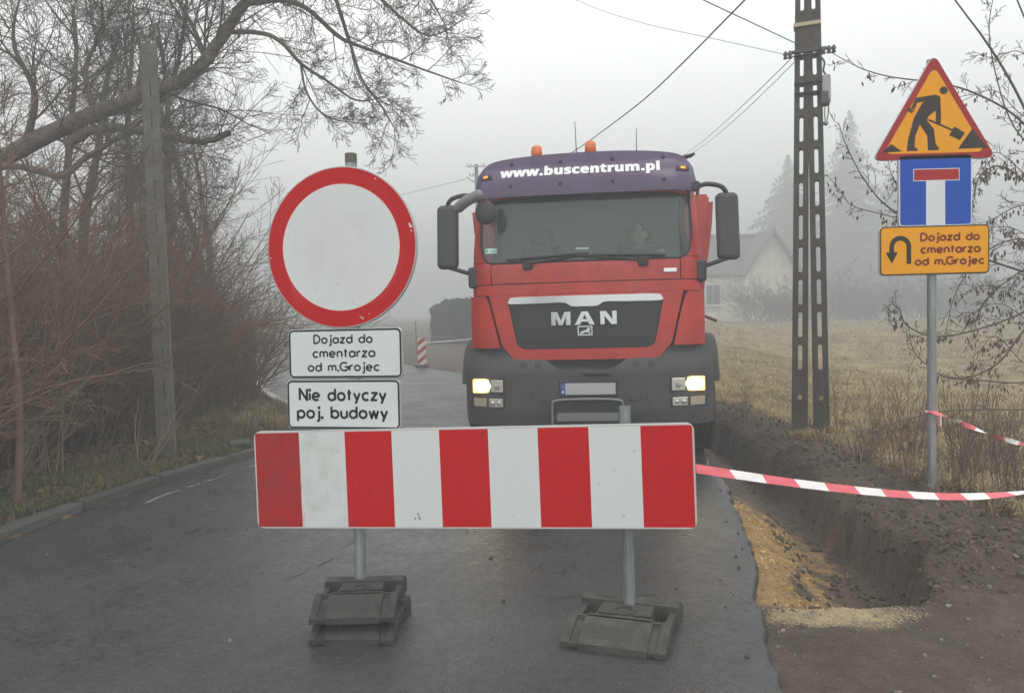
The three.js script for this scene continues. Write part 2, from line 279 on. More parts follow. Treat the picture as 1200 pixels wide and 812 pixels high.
scatter('field_grass', 'short dry straw coloured grass covering the field', 'grass', tuft(1, 9, 0.12, 0.1, 0.14), M_BLADE, 70000, 2, (R) => {
  const z = -5.4 - 52 * Math.pow(R(), 1.9), x = R() < 0.5 ? 2.2 + R() * 6 : 2.5 + R() * 44, d = x - roadRight(z), w = trenchRight(z) - roadRight(z);
  if (d < w + 0.7 + fbm(x * 1.3, z * 1.3, 9) * 1.2 + 0.5 * sstep(-8, -5.5, z)) return null;
  return { x, y: land(x, z) - 0.005, z, s: 0.6 + 0.5 * R() + clamp(-z * 0.012, 0, 0.5), h: 0.5 + 0.7 * R() };
}, STRAW);
scatter('tall_dry_grass', 'tall pale dead grass around the post of the yellow signs', 'grass', tuft(3, 8, 0.26, 0.07, 0.2), M_BLADE, 520, 7, (R) => {
  const z = -5.6 - 4.5 * R(), x = 3.0 + 4.2 * R(), d = x - trenchRight(z); if (d < 0.7) return null; if (fbm(x * 1.2, z * 1.2, 31) < 0.02) return null;
  return { x, y: land(x, z), z, s: 0.5 + 0.55 * R(), tilt: 0.5 };
}, [[0.17, 0.12, 0.075], [0.22, 0.165, 0.10], [0.11, 0.08, 0.05]]);
scatter('verge_grass', 'mossy short grass between kerb and thicket', 'grass', tuft(4, 8, 0.085, 0.07, 0.07), M_BLADE, 9000, 4, (R) => {
  const z = -1 - 9.5 * R(), d = 0.17 + 1.3 * R() * R(), x = roadLeft(z) - d; if (fbm(x * 2, z * 2, 13) < -0.12) return null;
  return { x, y: land(x, z), z, s: 0.6 + 0.7 * R() };
}, GREEN);
scatter('verge_grass', 'brownish grass slope beside the far bend', 'grass', tuft(5, 8, 0.14, 0.1, 0.12), M_BLADE, 6000, 5, (R) => {
  const z = -10 - 24 * R(), x = roadLeft(z) - 0.1 - 4 * R(); return { x, y: land(x, z), z, s: 0.7 + 0.6 * R() };
}, [[0.19, 0.145, 0.07], [0.14, 0.115, 0.055], [0.22, 0.17, 0.09]]);
const leafGeo = (() => { const g = new THREE.PlaneGeometry(0.05, 0.035, 2, 2), p = g.attributes.position; for (let i = 0; i < p.count; i++) p.setZ(i, 0.008 * Math.sin(p.getX(i) * 90) + p.getY(i) * p.getY(i) * 18); g.rotateX(-1.57); g.computeVertexNormals(); return g; })();
scatter('leaf_litter', 'dead brown leaves strewn over the left verge', 'leaves', leafGeo, M_BLADE, 9000, 6, (R) => {
  const z = -1 - 10 * R(), x = roadLeft(z) - 0.16 - 3.2 * R(); return { x, y: land(x, z) + 0.012, z, s: 0.6 + 0.8 * R(), tilt: 1.2 };
}, [[0.15, 0.10, 0.055], [0.11, 0.07, 0.04], [0.2, 0.145, 0.085]]);
scatter('leaf_litter', 'dead brown leaves on the soil bank below the yellow signs', 'leaves', leafGeo, M_BLADE, 6500, 8, (R) => {
  const z = -4.3 - 5 * R(), x = 2.5 + 4 * R(); if (x < trenchRight(z) + 0.05) return null; return { x, y: land(x, z) + 0.012, z, s: 0.25 + 0.5 * R() * R(), tilt: 1.8 };
}, [[0.11, 0.078, 0.05], [0.085, 0.058, 0.038], [0.15, 0.11, 0.07]]);
const clod = (seed) => { const g = mergeVertices(new THREE.IcosahedronGeometry(1, 2).deleteAttribute('normal').deleteAttribute('uv')), p = g.attributes.position, R = rng(seed); for (let i = 0; i < p.count; i++) { const k = 0.8 + 0.75 * fbm(p.getX(i) * 1.3 + seed * 7, p.getY(i) * 1.3, p.getZ(i) * 1.3, 3) + 0.22 * R(); p.setXYZ(i, p.getX(i) * k, p.getY(i) * k * 0.75, p.getZ(i) * k); } g.computeVertexNormals(); return g; };
const M_CLOD = std([1, 1, 1], 0.95);
scatter('soil_clods', 'lumps of dark dug soil in and beside the trench', 'soil', clod(1), M_CLOD, 7000, 9, (R) => {
  const z = -4.15 - 8.5 * Math.pow(R(), 1.3), r = roadRight(z), x = r + 0.25 + (trenchRight(z) - r + 0.9) * R(), s = 0.003 + 0.026 * Math.pow(R(), 9); if (x > trenchRight(z) + 0.9) return null;
  return { x, y: land(x, z) + s * 0.2, z, s, tilt: 3 };
}, [[0.062, 0.045, 0.032], [0.085, 0.062, 0.044], [0.045, 0.034, 0.025]]);
scatter('soil_crumbs', 'crumbled soil on the cut wall of the trench', 'soil', clod(5), M_CLOD, 6000, 19, (R) => {
  const z = -4.1 - 8 * Math.pow(R(), 1.3), x = trenchRight(z) - 0.3 + 0.6 * R(), s = 0.003 + 0.014 * Math.pow(R(), 6); return { x, y: land(x, z), z, s, tilt: 3 };
}, [[0.07, 0.052, 0.038], [0.1, 0.078, 0.058], [0.05, 0.038, 0.028]]);
scatter('sand_lumps', 'yellow sandy gravel spilled along the broken asphalt edge', 'sand', clod(2), M_CLOD, 2600, 10, (R) => {
  const z = -4.15 - 2.2 * R(), x = roadRight(z) + 0.03 + 0.5 * R(), s = 0.002 + 0.012 * Math.pow(R(), 6); if (fbm(x * 6, z * 6, 2, 3) * 0.55 + x - roadRight(z) > 0.48) return null; return { x, y: land(x, z) + s * 0.3, z, s, tilt: 3 };
}, [[0.36, 0.23, 0.09], [0.42, 0.29, 0.13], [0.27, 0.165, 0.06]]);
scatter('wood_chips', 'pale chips scattered at the near end of the trench', 'chips', new THREE.BoxGeometry(1, 0.18, 0.35), M_CLOD, 2600, 12, (R) => {
  const a = R() * 6.28, q = Math.sqrt(R()) * (1 + 0.35 * R()), x = 1.66 + 0.36 * q * Math.cos(a), z = -3.93 + 0.15 * q * Math.sin(a); return { x, y: land(x, z) + 0.003, z, s: 0.004 + 0.008 * R() * R(), tilt: 0.8 };
}, [[0.44, 0.36, 0.22], [0.36, 0.28, 0.16], [0.48, 0.4, 0.26]]);
scatter('gravel', 'small stones trodden into the dirt beside the road', 'gravel', clod(3), M_CLOD, 1500, 13, (R) => {
  const z = -2 - 2.2 * R(), x = roadRight(z) + 0.02 + 3.4 * R(), s = 0.003 + 0.012 * Math.pow(R(), 5); return { x, y: land(x, z) + s * 0.3, z, s, tilt: 3 };
}, [[0.13, 0.115, 0.095], [0.2, 0.18, 0.155], [0.085, 0.07, 0.055]]);
scatter('grit', 'dark crumbs of soil and grit scattered on the asphalt', 'grit', clod(4), M_CLOD, 420, 14, (R) => {
  const z = -2.6 - 6 * R(), s = 0.0025 + 0.011 * Math.pow(R(), 5), x = lerp(roadLeft(z), roadRight(z), R() < 0.55 ? 1 - 0.3 * R() * R() : R()) - 0.04; return { x, y: roadY(x, z) + s * 0.4, z, s, tilt: 3 };
}, [[0.045, 0.04, 0.035], [0.15, 0.135, 0.11], [0.07, 0.06, 0.05]]);
// ---------------------------------------------------------------- lettering and print
const GLYPH = {
  o: [1, c => c.o(0.5, 0.5, 0.5)], a: [1, c => { c.o(0.5, 0.5, 0.5); c.l(1, 1, 1, 0); }], d: [1, c => { c.o(0.5, 0.5, 0.5); c.l(1, 1.6, 1, 0); }], b: [1, c => { c.o(0.5, 0.5, 0.5); c.l(0, 1.6, 0, 0); }], p: [1, c => { c.o(0.5, 0.5, 0.5); c.l(0, 1, 0, -0.5); }],
  c: [0.86, c => c.o(0.5, 0.5, 0.5, 48, 312)], e: [1, c => { c.o(0.5, 0.5, 0.5, 0, 315); c.l(0, 0.5, 1, 0.5); }], j: [0.35, c => { c.l(0.35, 1, 0.35, -0.2, 0.28, -0.4, 0.0, -0.5); c.dot(0.35, 1.42); }], i: [0.02, c => { c.l(0, 1, 0, 0); c.dot(0, 1.42); }],
  z: [0.8, c => c.l(0, 1, 0.8, 1, 0, 0, 0.82, 0)], n: [0.84, c => { c.l(0, 1, 0, 0); c.o(0.42, 0.58, 0.42, 0, 180); c.l(0.84, 0.58, 0.84, 0); }], m: [1.36, c => { c.l(0, 1, 0, 0); c.o(0.34, 0.66, 0.34, 0, 180); c.l(0.68, 0.66, 0.68, 0); c.o(1.02, 0.66, 0.34, 0, 180); c.l(1.36, 0.66, 1.36, 0); }],
  t: [0.56, c => { c.l(0.25, 1.45, 0.25, 0); c.l(0, 1, 0.56, 1); }], r: [0.5, c => { c.l(0, 1, 0, 0); c.o(0.42, 0.58, 0.42, 70, 180); }], u: [0.84, c => { c.l(0, 1, 0, 0.42); c.o(0.42, 0.42, 0.42, 180, 360); c.l(0.84, 1, 0.84, 0); }], y: [0.86, c => { c.l(0, 1, 0.43, 0); c.l(0.86, 1, 0.22, -0.5); }], w: [1.26, c => c.l(0, 1, 0.32, 0, 0.63, 0.95, 0.94, 0, 1.26, 1)],
  D: [1.1, c => { c.l(0, 1.6, 0, 0, 0.35, 0); c.l(0, 1.6, 0.35, 1.6); c.o(0.32, 0.8, 0.8, -90, 90); }], G: [1.3, c => { c.o(0.72, 0.8, 0.78, 48, 330); c.l(0.8, 0.75, 1.46, 0.75, 1.42, 0.35); }], N: [1.1, c => c.l(0, 0, 0, 1.6, 1.1, 0, 1.1, 1.6)], '.': [0.02, c => c.dot(0, 0.02)], ' ': [0.55, () => {}],
};
function roadText(x, str, cx, base, xh, weight, stretch = 1) {
  const gap = 0.42; let w = -gap; for (const k of str) w += GLYPH[k][0] + gap;
  let ox = cx - w * xh * stretch / 2; x.lineWidth = weight * xh; x.lineCap = 'butt'; x.lineJoin = 'round';
  for (const k of str) {
    const P = (a, b) => [ox + a * xh * stretch, base - b * xh];
    GLYPH[k][1]({
      l: (...q) => { x.beginPath(); for (let i = 0; i < q.length; i += 2) x[i ? 'lineTo' : 'moveTo'](...P(q[i], q[i + 1])); x.stroke(); },
      o: (a, b, r, s = 0, e = 360) => { x.beginPath(); for (let t = 0; t <= 40; t++) { const g = (s + (e - s) * t / 40) * Math.PI / 180; x[t ? 'lineTo' : 'moveTo'](...P(a + r * Math.cos(g), b + r * Math.sin(g))); } x.stroke(); },
      dot: (a, b) => { const [u, v] = P(a, b), s = weight * xh * 0.6; x.fillRect(u - s, v - s, 2 * s, 2 * s); },
    });
    ox += (GLYPH[k][0] + gap) * xh * stretch;
  }
}
function print(w, h, draw, seed = 1, grime = 0.05) {
  const c = document.createElement('canvas'); c.width = w; c.height = h; const x = c.getContext('2d'); draw(x, w, h);
  const R = rng(seed); // weathering: specks, scuffs and runs of dirt
  for (let i = 0; i < 260; i++) { const s = 0.5 + 2.2 * Math.pow(R(), 5) * w / 500; x.fillStyle = `rgba(${R() < 0.6 ? '60,55,50' : '230,230,225'},${grime * (1 + 3 * R())})`; x.beginPath(); x.arc(R() * w, R() * h, s, 0, 7); x.fill(); }
  for (let i = 0; i < 40; i++) { x.strokeStyle = `rgba(70,68,60,${grime * R()})`; x.lineWidth = 1 + 4 * R(); const a = R() * w, b = R() * h; x.beginPath(); x.moveTo(a, b); x.lineTo(a + (R() - 0.5) * 14, b + 20 + R() * 0.3 * h); x.stroke(); }
  const t = new THREE.CanvasTexture(c); t.colorSpace = THREE.SRGBColorSpace; t.anisotropy = 8; return t;
}
function roundRect(w, h, r) { const s = new THREE.Shape(), a = w / 2, b = h / 2; s.moveTo(-a + r, -b); s.lineTo(a - r, -b); s.absarc(a - r, -b + r, r, -Math.PI / 2, 0); s.lineTo(a, b - r); s.absarc(a - r, b - r, r, 0, Math.PI / 2); s.lineTo(-a + r, b); s.absarc(-a + r, b - r, r, Math.PI / 2, Math.PI); s.lineTo(-a, -b + r); s.absarc(-a + r, -b + r, r, Math.PI, Math.PI * 1.5); return s; }
const M_ZINC = std([0.36, 0.38, 0.385], 0.5, { metalness: 0.55, roughnessMap: null, map: concGrain }), M_SIGNBACK = std([0.4, 0.41, 0.41], 0.55, { metalness: 0.4 });
// a flat sign: metal sheet with a folded edge and a printed face
function plate(parent, name, shape, w, h, tex, pos, label) {
  const g = new THREE.Group(); g.name = name; g.position.set(...pos); parent.add(g); if (label) g.userData.label = label;
  part('sheet', new THREE.ExtrudeGeometry(shape, { depth: 0.016, bevelEnabled: true, bevelSize: 0.003, bevelThickness: 0.003, bevelSegments: 2, curveSegments: 16 }).translate(0, 0, -0.02), M_SIGNBACK, g);
  const f = new THREE.ShapeGeometry(shape, 24), p = f.attributes.position, u = f.attributes.uv; for (let i = 0; i < p.count; i++) u.setXY(i, p.getX(i) / w + 0.5, p.getY(i) / h + 0.5); f.translate(0, 0, 0.0012);
  part('printed_face', f, phy([0.8, 0.8, 0.8], 0.5, { map: tex, specularIntensity: 0.3 }), g); return g;
}
const basis = (x, y) => { const X = x.clone().normalize(), Y = y.clone().addScaledVector(X, -y.dot(X)).normalize(), Z = X.clone().cross(Y); return new THREE.Matrix4().makeBasis(X, Y, Z); };
function placed(o, origin, B) { o.position.copy(origin); o.quaternion.setFromRotationMatrix(B); const inv = new THREE.Matrix4().compose(origin, o.quaternion, V(1, 1, 1)).invert(); return (p) => p.clone().applyMatrix4(inv); }

// road closed sign on its post
const RED = '#c01f26', WHITE = '#e3e6e4';
{
  const p1 = at(422, 690, 4.0), p2 = at(391.5, 184, 4.08), axis = p2.clone().sub(p1), foot = p1.clone().addScaledVector(axis, (0.03 - p1.y) / axis.y), a = 0.23;
  const t = thing('road_closed_sign', 'round white road closed sign with red ring above two white text plates', 'road sign');
  const loc = placed(t, foot, basis(V(Math.cos(a), 0, Math.sin(a)), axis));
  const top = loc(p2).y; part('post', cyl(0.03, 0.03, top, 24).translate(0, top / 2, 0), M_ZINC, t); part('post_cap', cyl(0.031, 0.031, 0.05, 24).translate(0, top - 0.015, 0), std([0.10, 0.085, 0.07], 0.6), t);
  const F = 0.034, lift = (p) => { const q = loc(p); return [q.x, q.y, F]; };
  const disc = new THREE.Group(); disc.name = 'round_plate'; disc.position.set(...lift(at(399, 290, 4.03))); t.add(disc);
  const R0 = 0.42;
  part('sheet', new THREE.LatheGeometry([[0, -0.02], [R0 - 0.004, -0.02], [R0, -0.016], [R0, -0.002], [R0 - 0.003, 0], [R0 - 0.012, 0.0002], [0, 0.0002]].map(q => new THREE.Vector2(...q)), 96).rotateX(Math.PI / 2), M_SIGNBACK, disc);
  const face = print(1024, 1024, (x, w) => {
    x.fillStyle = '#b9b4b0'; x.fillRect(0, 0, w, w); x.fillStyle = '#c4151c'; x.beginPath(); x.arc(512, 512, 507, 0, 7); x.fill();
    x.fillStyle = '#e9d6d2'; x.beginPath(); x.arc(512, 512, 404, 0, 7); x.fill(); x.fillStyle = '#dfe3e1'; x.beginPath(); x.arc(512, 512, 398, 0, 7); x.fill();
    const R = rng(91); for (let i = 0; i < 90; i++) { x.fillStyle = `rgba(${R() < 0.5 ? '190,200,196' : '236,238,234'},0.05)`; x.beginPath(); x.ellipse(512 + (R() - 0.5) * 560, 512 + (R() - 0.5) * 560, 30 + 110 * R(), 40 + 160 * R(), R(), 0, 7); x.fill(); }
    x.fillStyle = '#e0dcd6'; for (const [u, v, s] of [[990, 400, 13], [984, 385, 8], [996, 430, 7], [640, 958, 6], [655, 966, 9], [700, 940, 5], [20, 560, 6], [762, 90, 7]]) { x.beginPath(); x.ellipse(u, v, s, s * 0.6, 0.6, 0, 7); x.fill(); }
    x.fillStyle = '#4c4844'; x.fillRect(480, 742, 9, 3); x.fillRect(586, 860, 5, 5);
  }, 3, 0.06);
  const cg = new THREE.CircleGeometry(R0 - 0.004, 96).translate(0, 0, 0.0016); part('printed_face', cg, phy([0.78, 0.78, 0.78], 0.5, { map: face, specularIntensity: 0.3 }), disc);
  const W1 = 0.632, H1 = 0.253, sh = roundRect(W1, H1, 0.022);
  const frame = (x, w, h) => { x.fillStyle = '#dfe4e3'; x.fillRect(0, 0, w, h); x.strokeStyle = '#1c1c1c'; x.lineWidth = 15; x.beginPath(); const r = 34, i = 9; x.moveTo(i + r, i); x.arcTo(w - i, i, w - i, h - i, r); x.arcTo(w - i, h - i, i, h - i, r); x.arcTo(i, h - i, i, i, r); x.arcTo(i, i, w - i, i, r); x.closePath(); x.stroke(); x.strokeStyle = x.fillStyle = '#1e1e1e'; };
  plate(t, 'text_plate', sh, W1, H1, print(1024, 410, (x, w, h) => { frame(x, w, h); roadText(x, 'Dojazd do', 500, 116, 43, 0.34, 1.1); roadText(x, 'cmentarza', 505, 234, 45, 0.33, 1.1); roadText(x, 'od m.Grojec', 500, 350, 43, 0.34, 1.14); }, 7, 0.06), lift(at(405.5, 414, 4.03)), 'white plate reading Dojazd do cmentarza od m.Grojec');
  plate(t, 'text_plate', sh, W1, H1, print(1024, 410, (x, w, h) => { frame(x, w, h); roadText(x, 'Nie dotyczy', 508, 168, 60, 0.34, 1.02); roadText(x, 'poj. budowy', 502, 318, 60, 0.34, 1.04); }, 8, 0.05), lift(at(404, 473.5, 4.03)), 'white plate reading Nie dotyczy poj. budowy');
  for (const k of [-0.2, 0.22, -0.52]) part('bracket', box(0.16, 0.03, 0.02, 0, lift(at(399, 290, 4.03))[1] + k, F - 0.026), M_ZINC, t);
}
// striped barrier board and its second post
{
  const bl = at(303, 619, 4.00), br = at(818.5, 620.5, 3.64), tl = at(296.5, 507, 4.02), tr = at(814, 496, 3.65);
  const X = br.clone().sub(bl).add(tr).sub(tl), Y = tl.clone().sub(bl).add(tr).sub(br), c = bl.clone().add(br).add(tl).add(tr).multiplyScalar(0.25), W = X.length() / 2, H = Y.length() / 2;
  const b = thing('barrier_board', 'long red and white striped barrier board across the road', 'road barrier'); placed(b, c.clone().add(V(0, -H / 2, 0)), basis(X, Y));
  const tex = print(2048, 456, (x, w, h) => {
    x.fillStyle = '#dcdfdd'; x.fillRect(0, 0, w, h); const s = w / 9;
    for (let i = 0; i < 9; i++) { x.fillStyle = i % 2 ? '#dde1df' : i === 0 ? '#a92a30' : '#c9141c'; x.fillRect(i * s + (i % 2 ? 2 : 0), 0, s - (i % 2 ? 4 : 0), h); }
    const R = rng(44); // scuffed, faded end stripe and grimy film with blotches
    for (let i = 0; i < 130; i++) { x.fillStyle = R() < 0.5 ? 'rgba(200,30,34,0.10)' : 'rgba(140,70,72,0.10)'; x.beginPath(); x.ellipse(R() * s * 0.9, R() * h, 8 + 40 * R(), 8 + 50 * R(), R() * 3, 0, 7); x.fill(); }
    for (let i = 0; i < 90; i++) { x.fillStyle = `rgba(150,150,140,${0.05 * R()})`; x.beginPath(); x.ellipse(s + R() * s, R() * h, 10 + 40 * R(), 10 + 60 * R(), R() * 3, 0, 7); x.fill(); }
    x.fillStyle = 'rgba(70,60,50,0.55)'; for (const [u, v] of [[795, 390], [799, 402], [803, 412], [1116, 26], [1108, 34], [780, 410]]) { x.beginPath(); x.ellipse(u, v, 4, 9 * 0.7, 0.5, 0, 7); x.fill(); }
    x.fillStyle = 'rgba(238,240,238,0.9)'; for (const [u, v, k] of [[1720, 270, 9], [1690, 292, 6], [1735, 300, 7]]) x.fillRect(u, v, k * 2, 3);
    x.lineWidth = 9; x.strokeStyle = '#cfc9c6'; x.strokeRect(2, 2, w - 4, h - 4);
  }, 5, 0.05);
  plate(b, 'striped_panel', roundRect(W, H, 0.035), W, H, tex, [0, H / 2, 0]);
  for (const u of [-0.56, 0.79]) for (const v of [0.12, H - 0.12]) part('bracket', box(0.12, 0.03, 0.025, u, v, -0.03), M_ZINC, b);
  const p1 = at(738, 715, 3.80), p2 = at(726.5, 476, 3.84), axis = p2.clone().sub(p1), foot = p1.clone().addScaledVector(axis, (0.02 - p1.y) / axis.y);
  const post = solo('barrier_post', new THREE.LatheGeometry([[0, 0], [0.03, 0], [0.03, 1], [0.026, 1], [0.026, 0.9]].map(([r, y]) => new THREE.Vector2(r, y * foot.distanceTo(p2))), 24), M_ZINC, 'plain grey steel tube post carrying the striped board above the single rubber foot', 'post'); placed(post, foot, basis(V(1, 0, 0), axis));
}
// recycled rubber feet
const rubGrain = tile(512, 31, [[6], [30], [120], [256]], (v, r) => grey(0.5 + 0.4 * (v[0] - 0.5) + 0.3 * (v[1] - 0.5) + 0.3 * (v[2] - 0.5) + 0.3 * (v[3] - 0.5) + 0.12 * r), false);
rubGrain.repeat.set(3, 3);
const M_RUB = std([0.062, 0.059, 0.054], 0.8, { map: rubGrain, bumpMap: rubGrain, bumpScale: 0.002 }), M_RUB2 = std([0.086, 0.081, 0.072], 0.8, { map: rubGrain, bumpMap: rubGrain, bumpScale: 0.002 });
function wedge(w, pts, r = 0.006) { const s = new THREE.Shape(pts.map(q => new THREE.Vector2(...q))); return new THREE.ExtrudeGeometry(s, { depth: w - 2 * r, bevelEnabled: true, bevelSize: r, bevelThickness: r, bevelSegments: 2 }).translate(0, 0, -w / 2 + r).rotateY(-Math.PI / 2); }
function rubberFoot(label, pos, turn, m, group) {
  const o = thing('rubber_foot', label, 'sign base', pos, turn, group), H = 0.087;
  // profile runs along z: front ramp, waist with carrying holes, rear block
  const prof = [[0.223, 0.003], [0.223, 0.024], [0.105, H], [0.065, H], [0.065, 0.003]];
  part('ramp', wedge(0.27, prof), m, o); for (const q of [-0.186, 0.186]) part('ramp_edge', wedge(0.038, prof, 0.004), m, o, [q, 0, 0]);
  part('ramp_base', wedge(0.4, [[0.219, 0.004], [0.219, 0.014], [0.105, H - 0.016], [0.07, H - 0.016], [0.07, 0.004]], 0.004), m, o);
  part('ramp_lip', box(0.41, 0.026, 0.03, 0, 0.013, 0.213, 0.008), m, o); part('ramp_head', box(0.41, H - 0.004, 0.035, 0, H / 2, 0.083, 0.008), m, o);
  part('rear_block', wedge(0.41, [[-0.1, 0], [-0.1, H], [-0.17, H], [-0.225, 0.055], [-0.225, 0]]), m, o);
  part('core', box(0.22, H - 0.001, 0.18, 0, H / 2, -0.018, 0.01), m, o);
  for (const q of [-0.185, 0.185]) part('side_grip', box(0.03, 0.055, 0.17, q * 0.99, 0.04, -0.018, 0.008), m, o);
  const sl = Math.atan2(H - 0.024, 0.118); part('maker_panel', box(0.15, 0.006, 0.07, 0, 0, 0, 0.002).applyMatrix4(new THREE.Matrix4().makeRotationX(sl)).translate(0, 0.0585, 0.166), m, o);
  for (const q of [[0.4, 0.008, 0.02, 0, H + 0.002, 0.082, 0.003], [0.07, 0.012, 0.025, -0.06, H + 0.004, 0.03, 0.004], [0.07, 0.012, 0.025, 0.08, H + 0.004, 0.025, 0.004], [0.05, 0.012, 0.03, 0.12, H + 0.004, -0.13, 0.004], [0.08, 0.012, 0.02, -0.1, H + 0.004, -0.14, 0.004]]) part('top_rib', box(...q), m, o);
  part('socket', new THREE.TorusGeometry(0.041, 0.009, 6, 24).rotateX(Math.PI / 2).translate(0, H + 0.002, -0.01), m, o);
  return o;
}
rubberFoot('grey rubber foot on the asphalt, lower of the stacked pair', [-0.79, 0.004, -3.83], -0.06, M_RUB);
rubberFoot('grey rubber foot on top of another, holding the road closed sign', [-0.80, 0.101, -3.85], 0.0, M_RUB);
rubberFoot('single rubber foot with worn pale edges holding the plain barrier post', [0.51, 0.004, -3.70], -0.36, M_RUB2).scale.set(1.2, 1.02, 1.2);

// ---------------------------------------------------------------- yellow signs on the right
{
  const Z = 6.2, foot = at(1093, 577, Z); foot.y = land(foot.x, foot.z) - 0.05; const top = at(1096, 70, Z);
  const t = thing('detour_sign', 'steel post with roadworks triangle, blue dead end square and yellow detour plate', 'road sign');
  const loc = placed(t, foot, basis(V(1, 0, 0), top.clone().sub(foot))); const L = loc(top).y;
  part('post', cyl(0.034, 0.034, L, 24).translate(0, L / 2, 0), M_ZINC, t);
  const put = (x, y) => { const q = loc(at(x, y, Z - 0.05)); return [q.x, q.y, 0.055]; };
  const S = 0.97, hT = 0.815, r = 0.05; // rounded triangle
  const tri = (k) => { const s = new THREE.Shape(), P = [[-S / 2, -hT / 2], [S / 2, -hT / 2], [0, hT / 2]].map(q => new THREE.Vector2(...q)), cx = 0, cy = -hT / 6; P.forEach(p => p.set(cx + (p.x - cx) * k, cy + (p.y - cy) * k)); for (let i = 0; i < 3; i++) { const p = P[i], a = P[(i + 2) % 3], b = P[(i + 1) % 3], d1 = a.clone().sub(p).normalize().multiplyScalar(r * 1.55), d2 = b.clone().sub(p).normalize().multiplyScalar(r * 1.55); s[i ? 'lineTo' : 'moveTo'](p.x + d1.x, p.y + d1.y); s.quadraticCurveTo(p.x, p.y, p.x + d2.x, p.y + d2.y); } s.closePath(); return s; };
  const triTex = print(1024, 1024, (x, w, h) => {
    const X = (u) => (u / S + 0.5) * w, Y = (v) => (0.5 - v / hT) * h; x.fillStyle = '#a8262a'; x.fillRect(0, 0, w, h);
    x.fillStyle = '#f7a606'; x.beginPath(); tri(0.83).getPoints(12).forEach((p, i) => x[i ? 'lineTo' : 'moveTo'](X(p.x), Y(p.y))); x.fill();
    // worker: points taken in the frame of the sign face, 541 x 812 sheet, triangle 72..443 x 45..360
    const Q = (u, v) => [(u - 72) / 371 * w, (v - 45) / 315 * h], poly = (...q) => { x.beginPath(); for (let i = 0; i < q.length; i += 2) x[i ? 'lineTo' : 'moveTo'](...Q(q[i], q[i + 1])); x.closePath(); x.fill(); };
    x.fillStyle = '#3a302a'; x.beginPath(); x.ellipse(...Q(286, 155), 34, 38, 0, 0, 7); x.fill();
    poly(202, 175, 262, 167, 276, 174, 278, 230, 276, 262, 262, 256, 262, 215, 240, 232, 236, 244, 256, 270, 262, 316, 272, 328, 270, 334, 238, 334, 236, 290, 214, 256, 200, 290, 198, 322, 208, 330, 206, 335, 174, 335, 178, 300, 190, 258, 194, 240, 208, 214, 224, 188, 206, 190, 200, 208, 190, 222, 174, 212, 180, 204, 188, 206);
    x.strokeStyle = '#f7a606'; x.lineWidth = 5; x.beginPath(); x.moveTo(...Q(188, 214)); x.lineTo(...Q(226, 186)); x.stroke();
    x.strokeStyle = '#3a302a'; x.lineWidth = 19; x.beginPath(); x.moveTo(...Q(240, 242)); x.lineTo(...Q(318, 278)); x.stroke();
    poly(318, 264, 350, 284, 334, 306, 302, 290); poly(328, 332, 372, 272, 418, 330); poly(96, 338, 128, 312, 160, 335);
  }, 12, 0.03);
  const tp = put(1095, 125); plate(t, 'warning_triangle', tri(1), S, hT, triTex, tp, 'orange warning triangle with a digging worker');
  const sq = plate(t, 'dead_end_square', roundRect(0.58, 0.555, 0.03), 0.58, 0.555, print(512, 490, (x, w, h) => {
    x.fillStyle = '#d9dfe4'; x.fillRect(0, 0, w, h); x.fillStyle = '#144fb8'; x.beginPath(); x.roundRect(9, 9, w - 18, h - 18, 20); x.fill(); x.fillStyle = '#e6e8ea'; x.fillRect(190, 150, 133, 331); x.fillRect(101, 92, 323, 85); x.fillStyle = '#b2262c'; x.fillRect(106, 97, 313, 75);
  }, 13, 0.03), put(1096.5, 223.5), 'blue square dead end plate');
  plate(t, 'detour_plate', roundRect(0.868, 0.385, 0.035), 0.868, 0.385, print(1024, 454, (x, w, h) => {
    x.fillStyle = '#3c2f22'; x.fillRect(0, 0, w, h); x.fillStyle = '#f8a806'; x.beginPath(); x.roundRect(12, 12, w - 24, h - 24, 30); x.fill();
    x.strokeStyle = x.fillStyle = '#2e2722'; x.lineWidth = 44; x.beginPath(); x.moveTo(270, 350); x.lineTo(270, 190); x.arc(190, 190, 80, 0, Math.PI, true); x.lineTo(110, 270); x.stroke(); x.beginPath(); x.moveTo(52, 238); x.lineTo(168, 238); x.lineTo(110, 345); x.fill();
    x.strokeStyle = x.fillStyle = '#741a12'; roadText(x, 'Dojazd do', 656, 138, 42, 0.42, 1.16); roadText(x, 'cmentarza', 660, 252, 44, 0.41, 1.1); roadText(x, 'od m.Grojec', 652, 362, 42, 0.42, 1.16);
  }, 14, 0.03), put(1095.5, 293), 'yellow plate with U-turn arrow reading Dojazd do cmentarza od m.Grojec');
  for (const y of [80, 150, 205, 245, 280, 310]) part('bracket', box(0.14, 0.03, 0.03, 0, put(1095, y)[1], 0.02), M_ZINC, t);
}
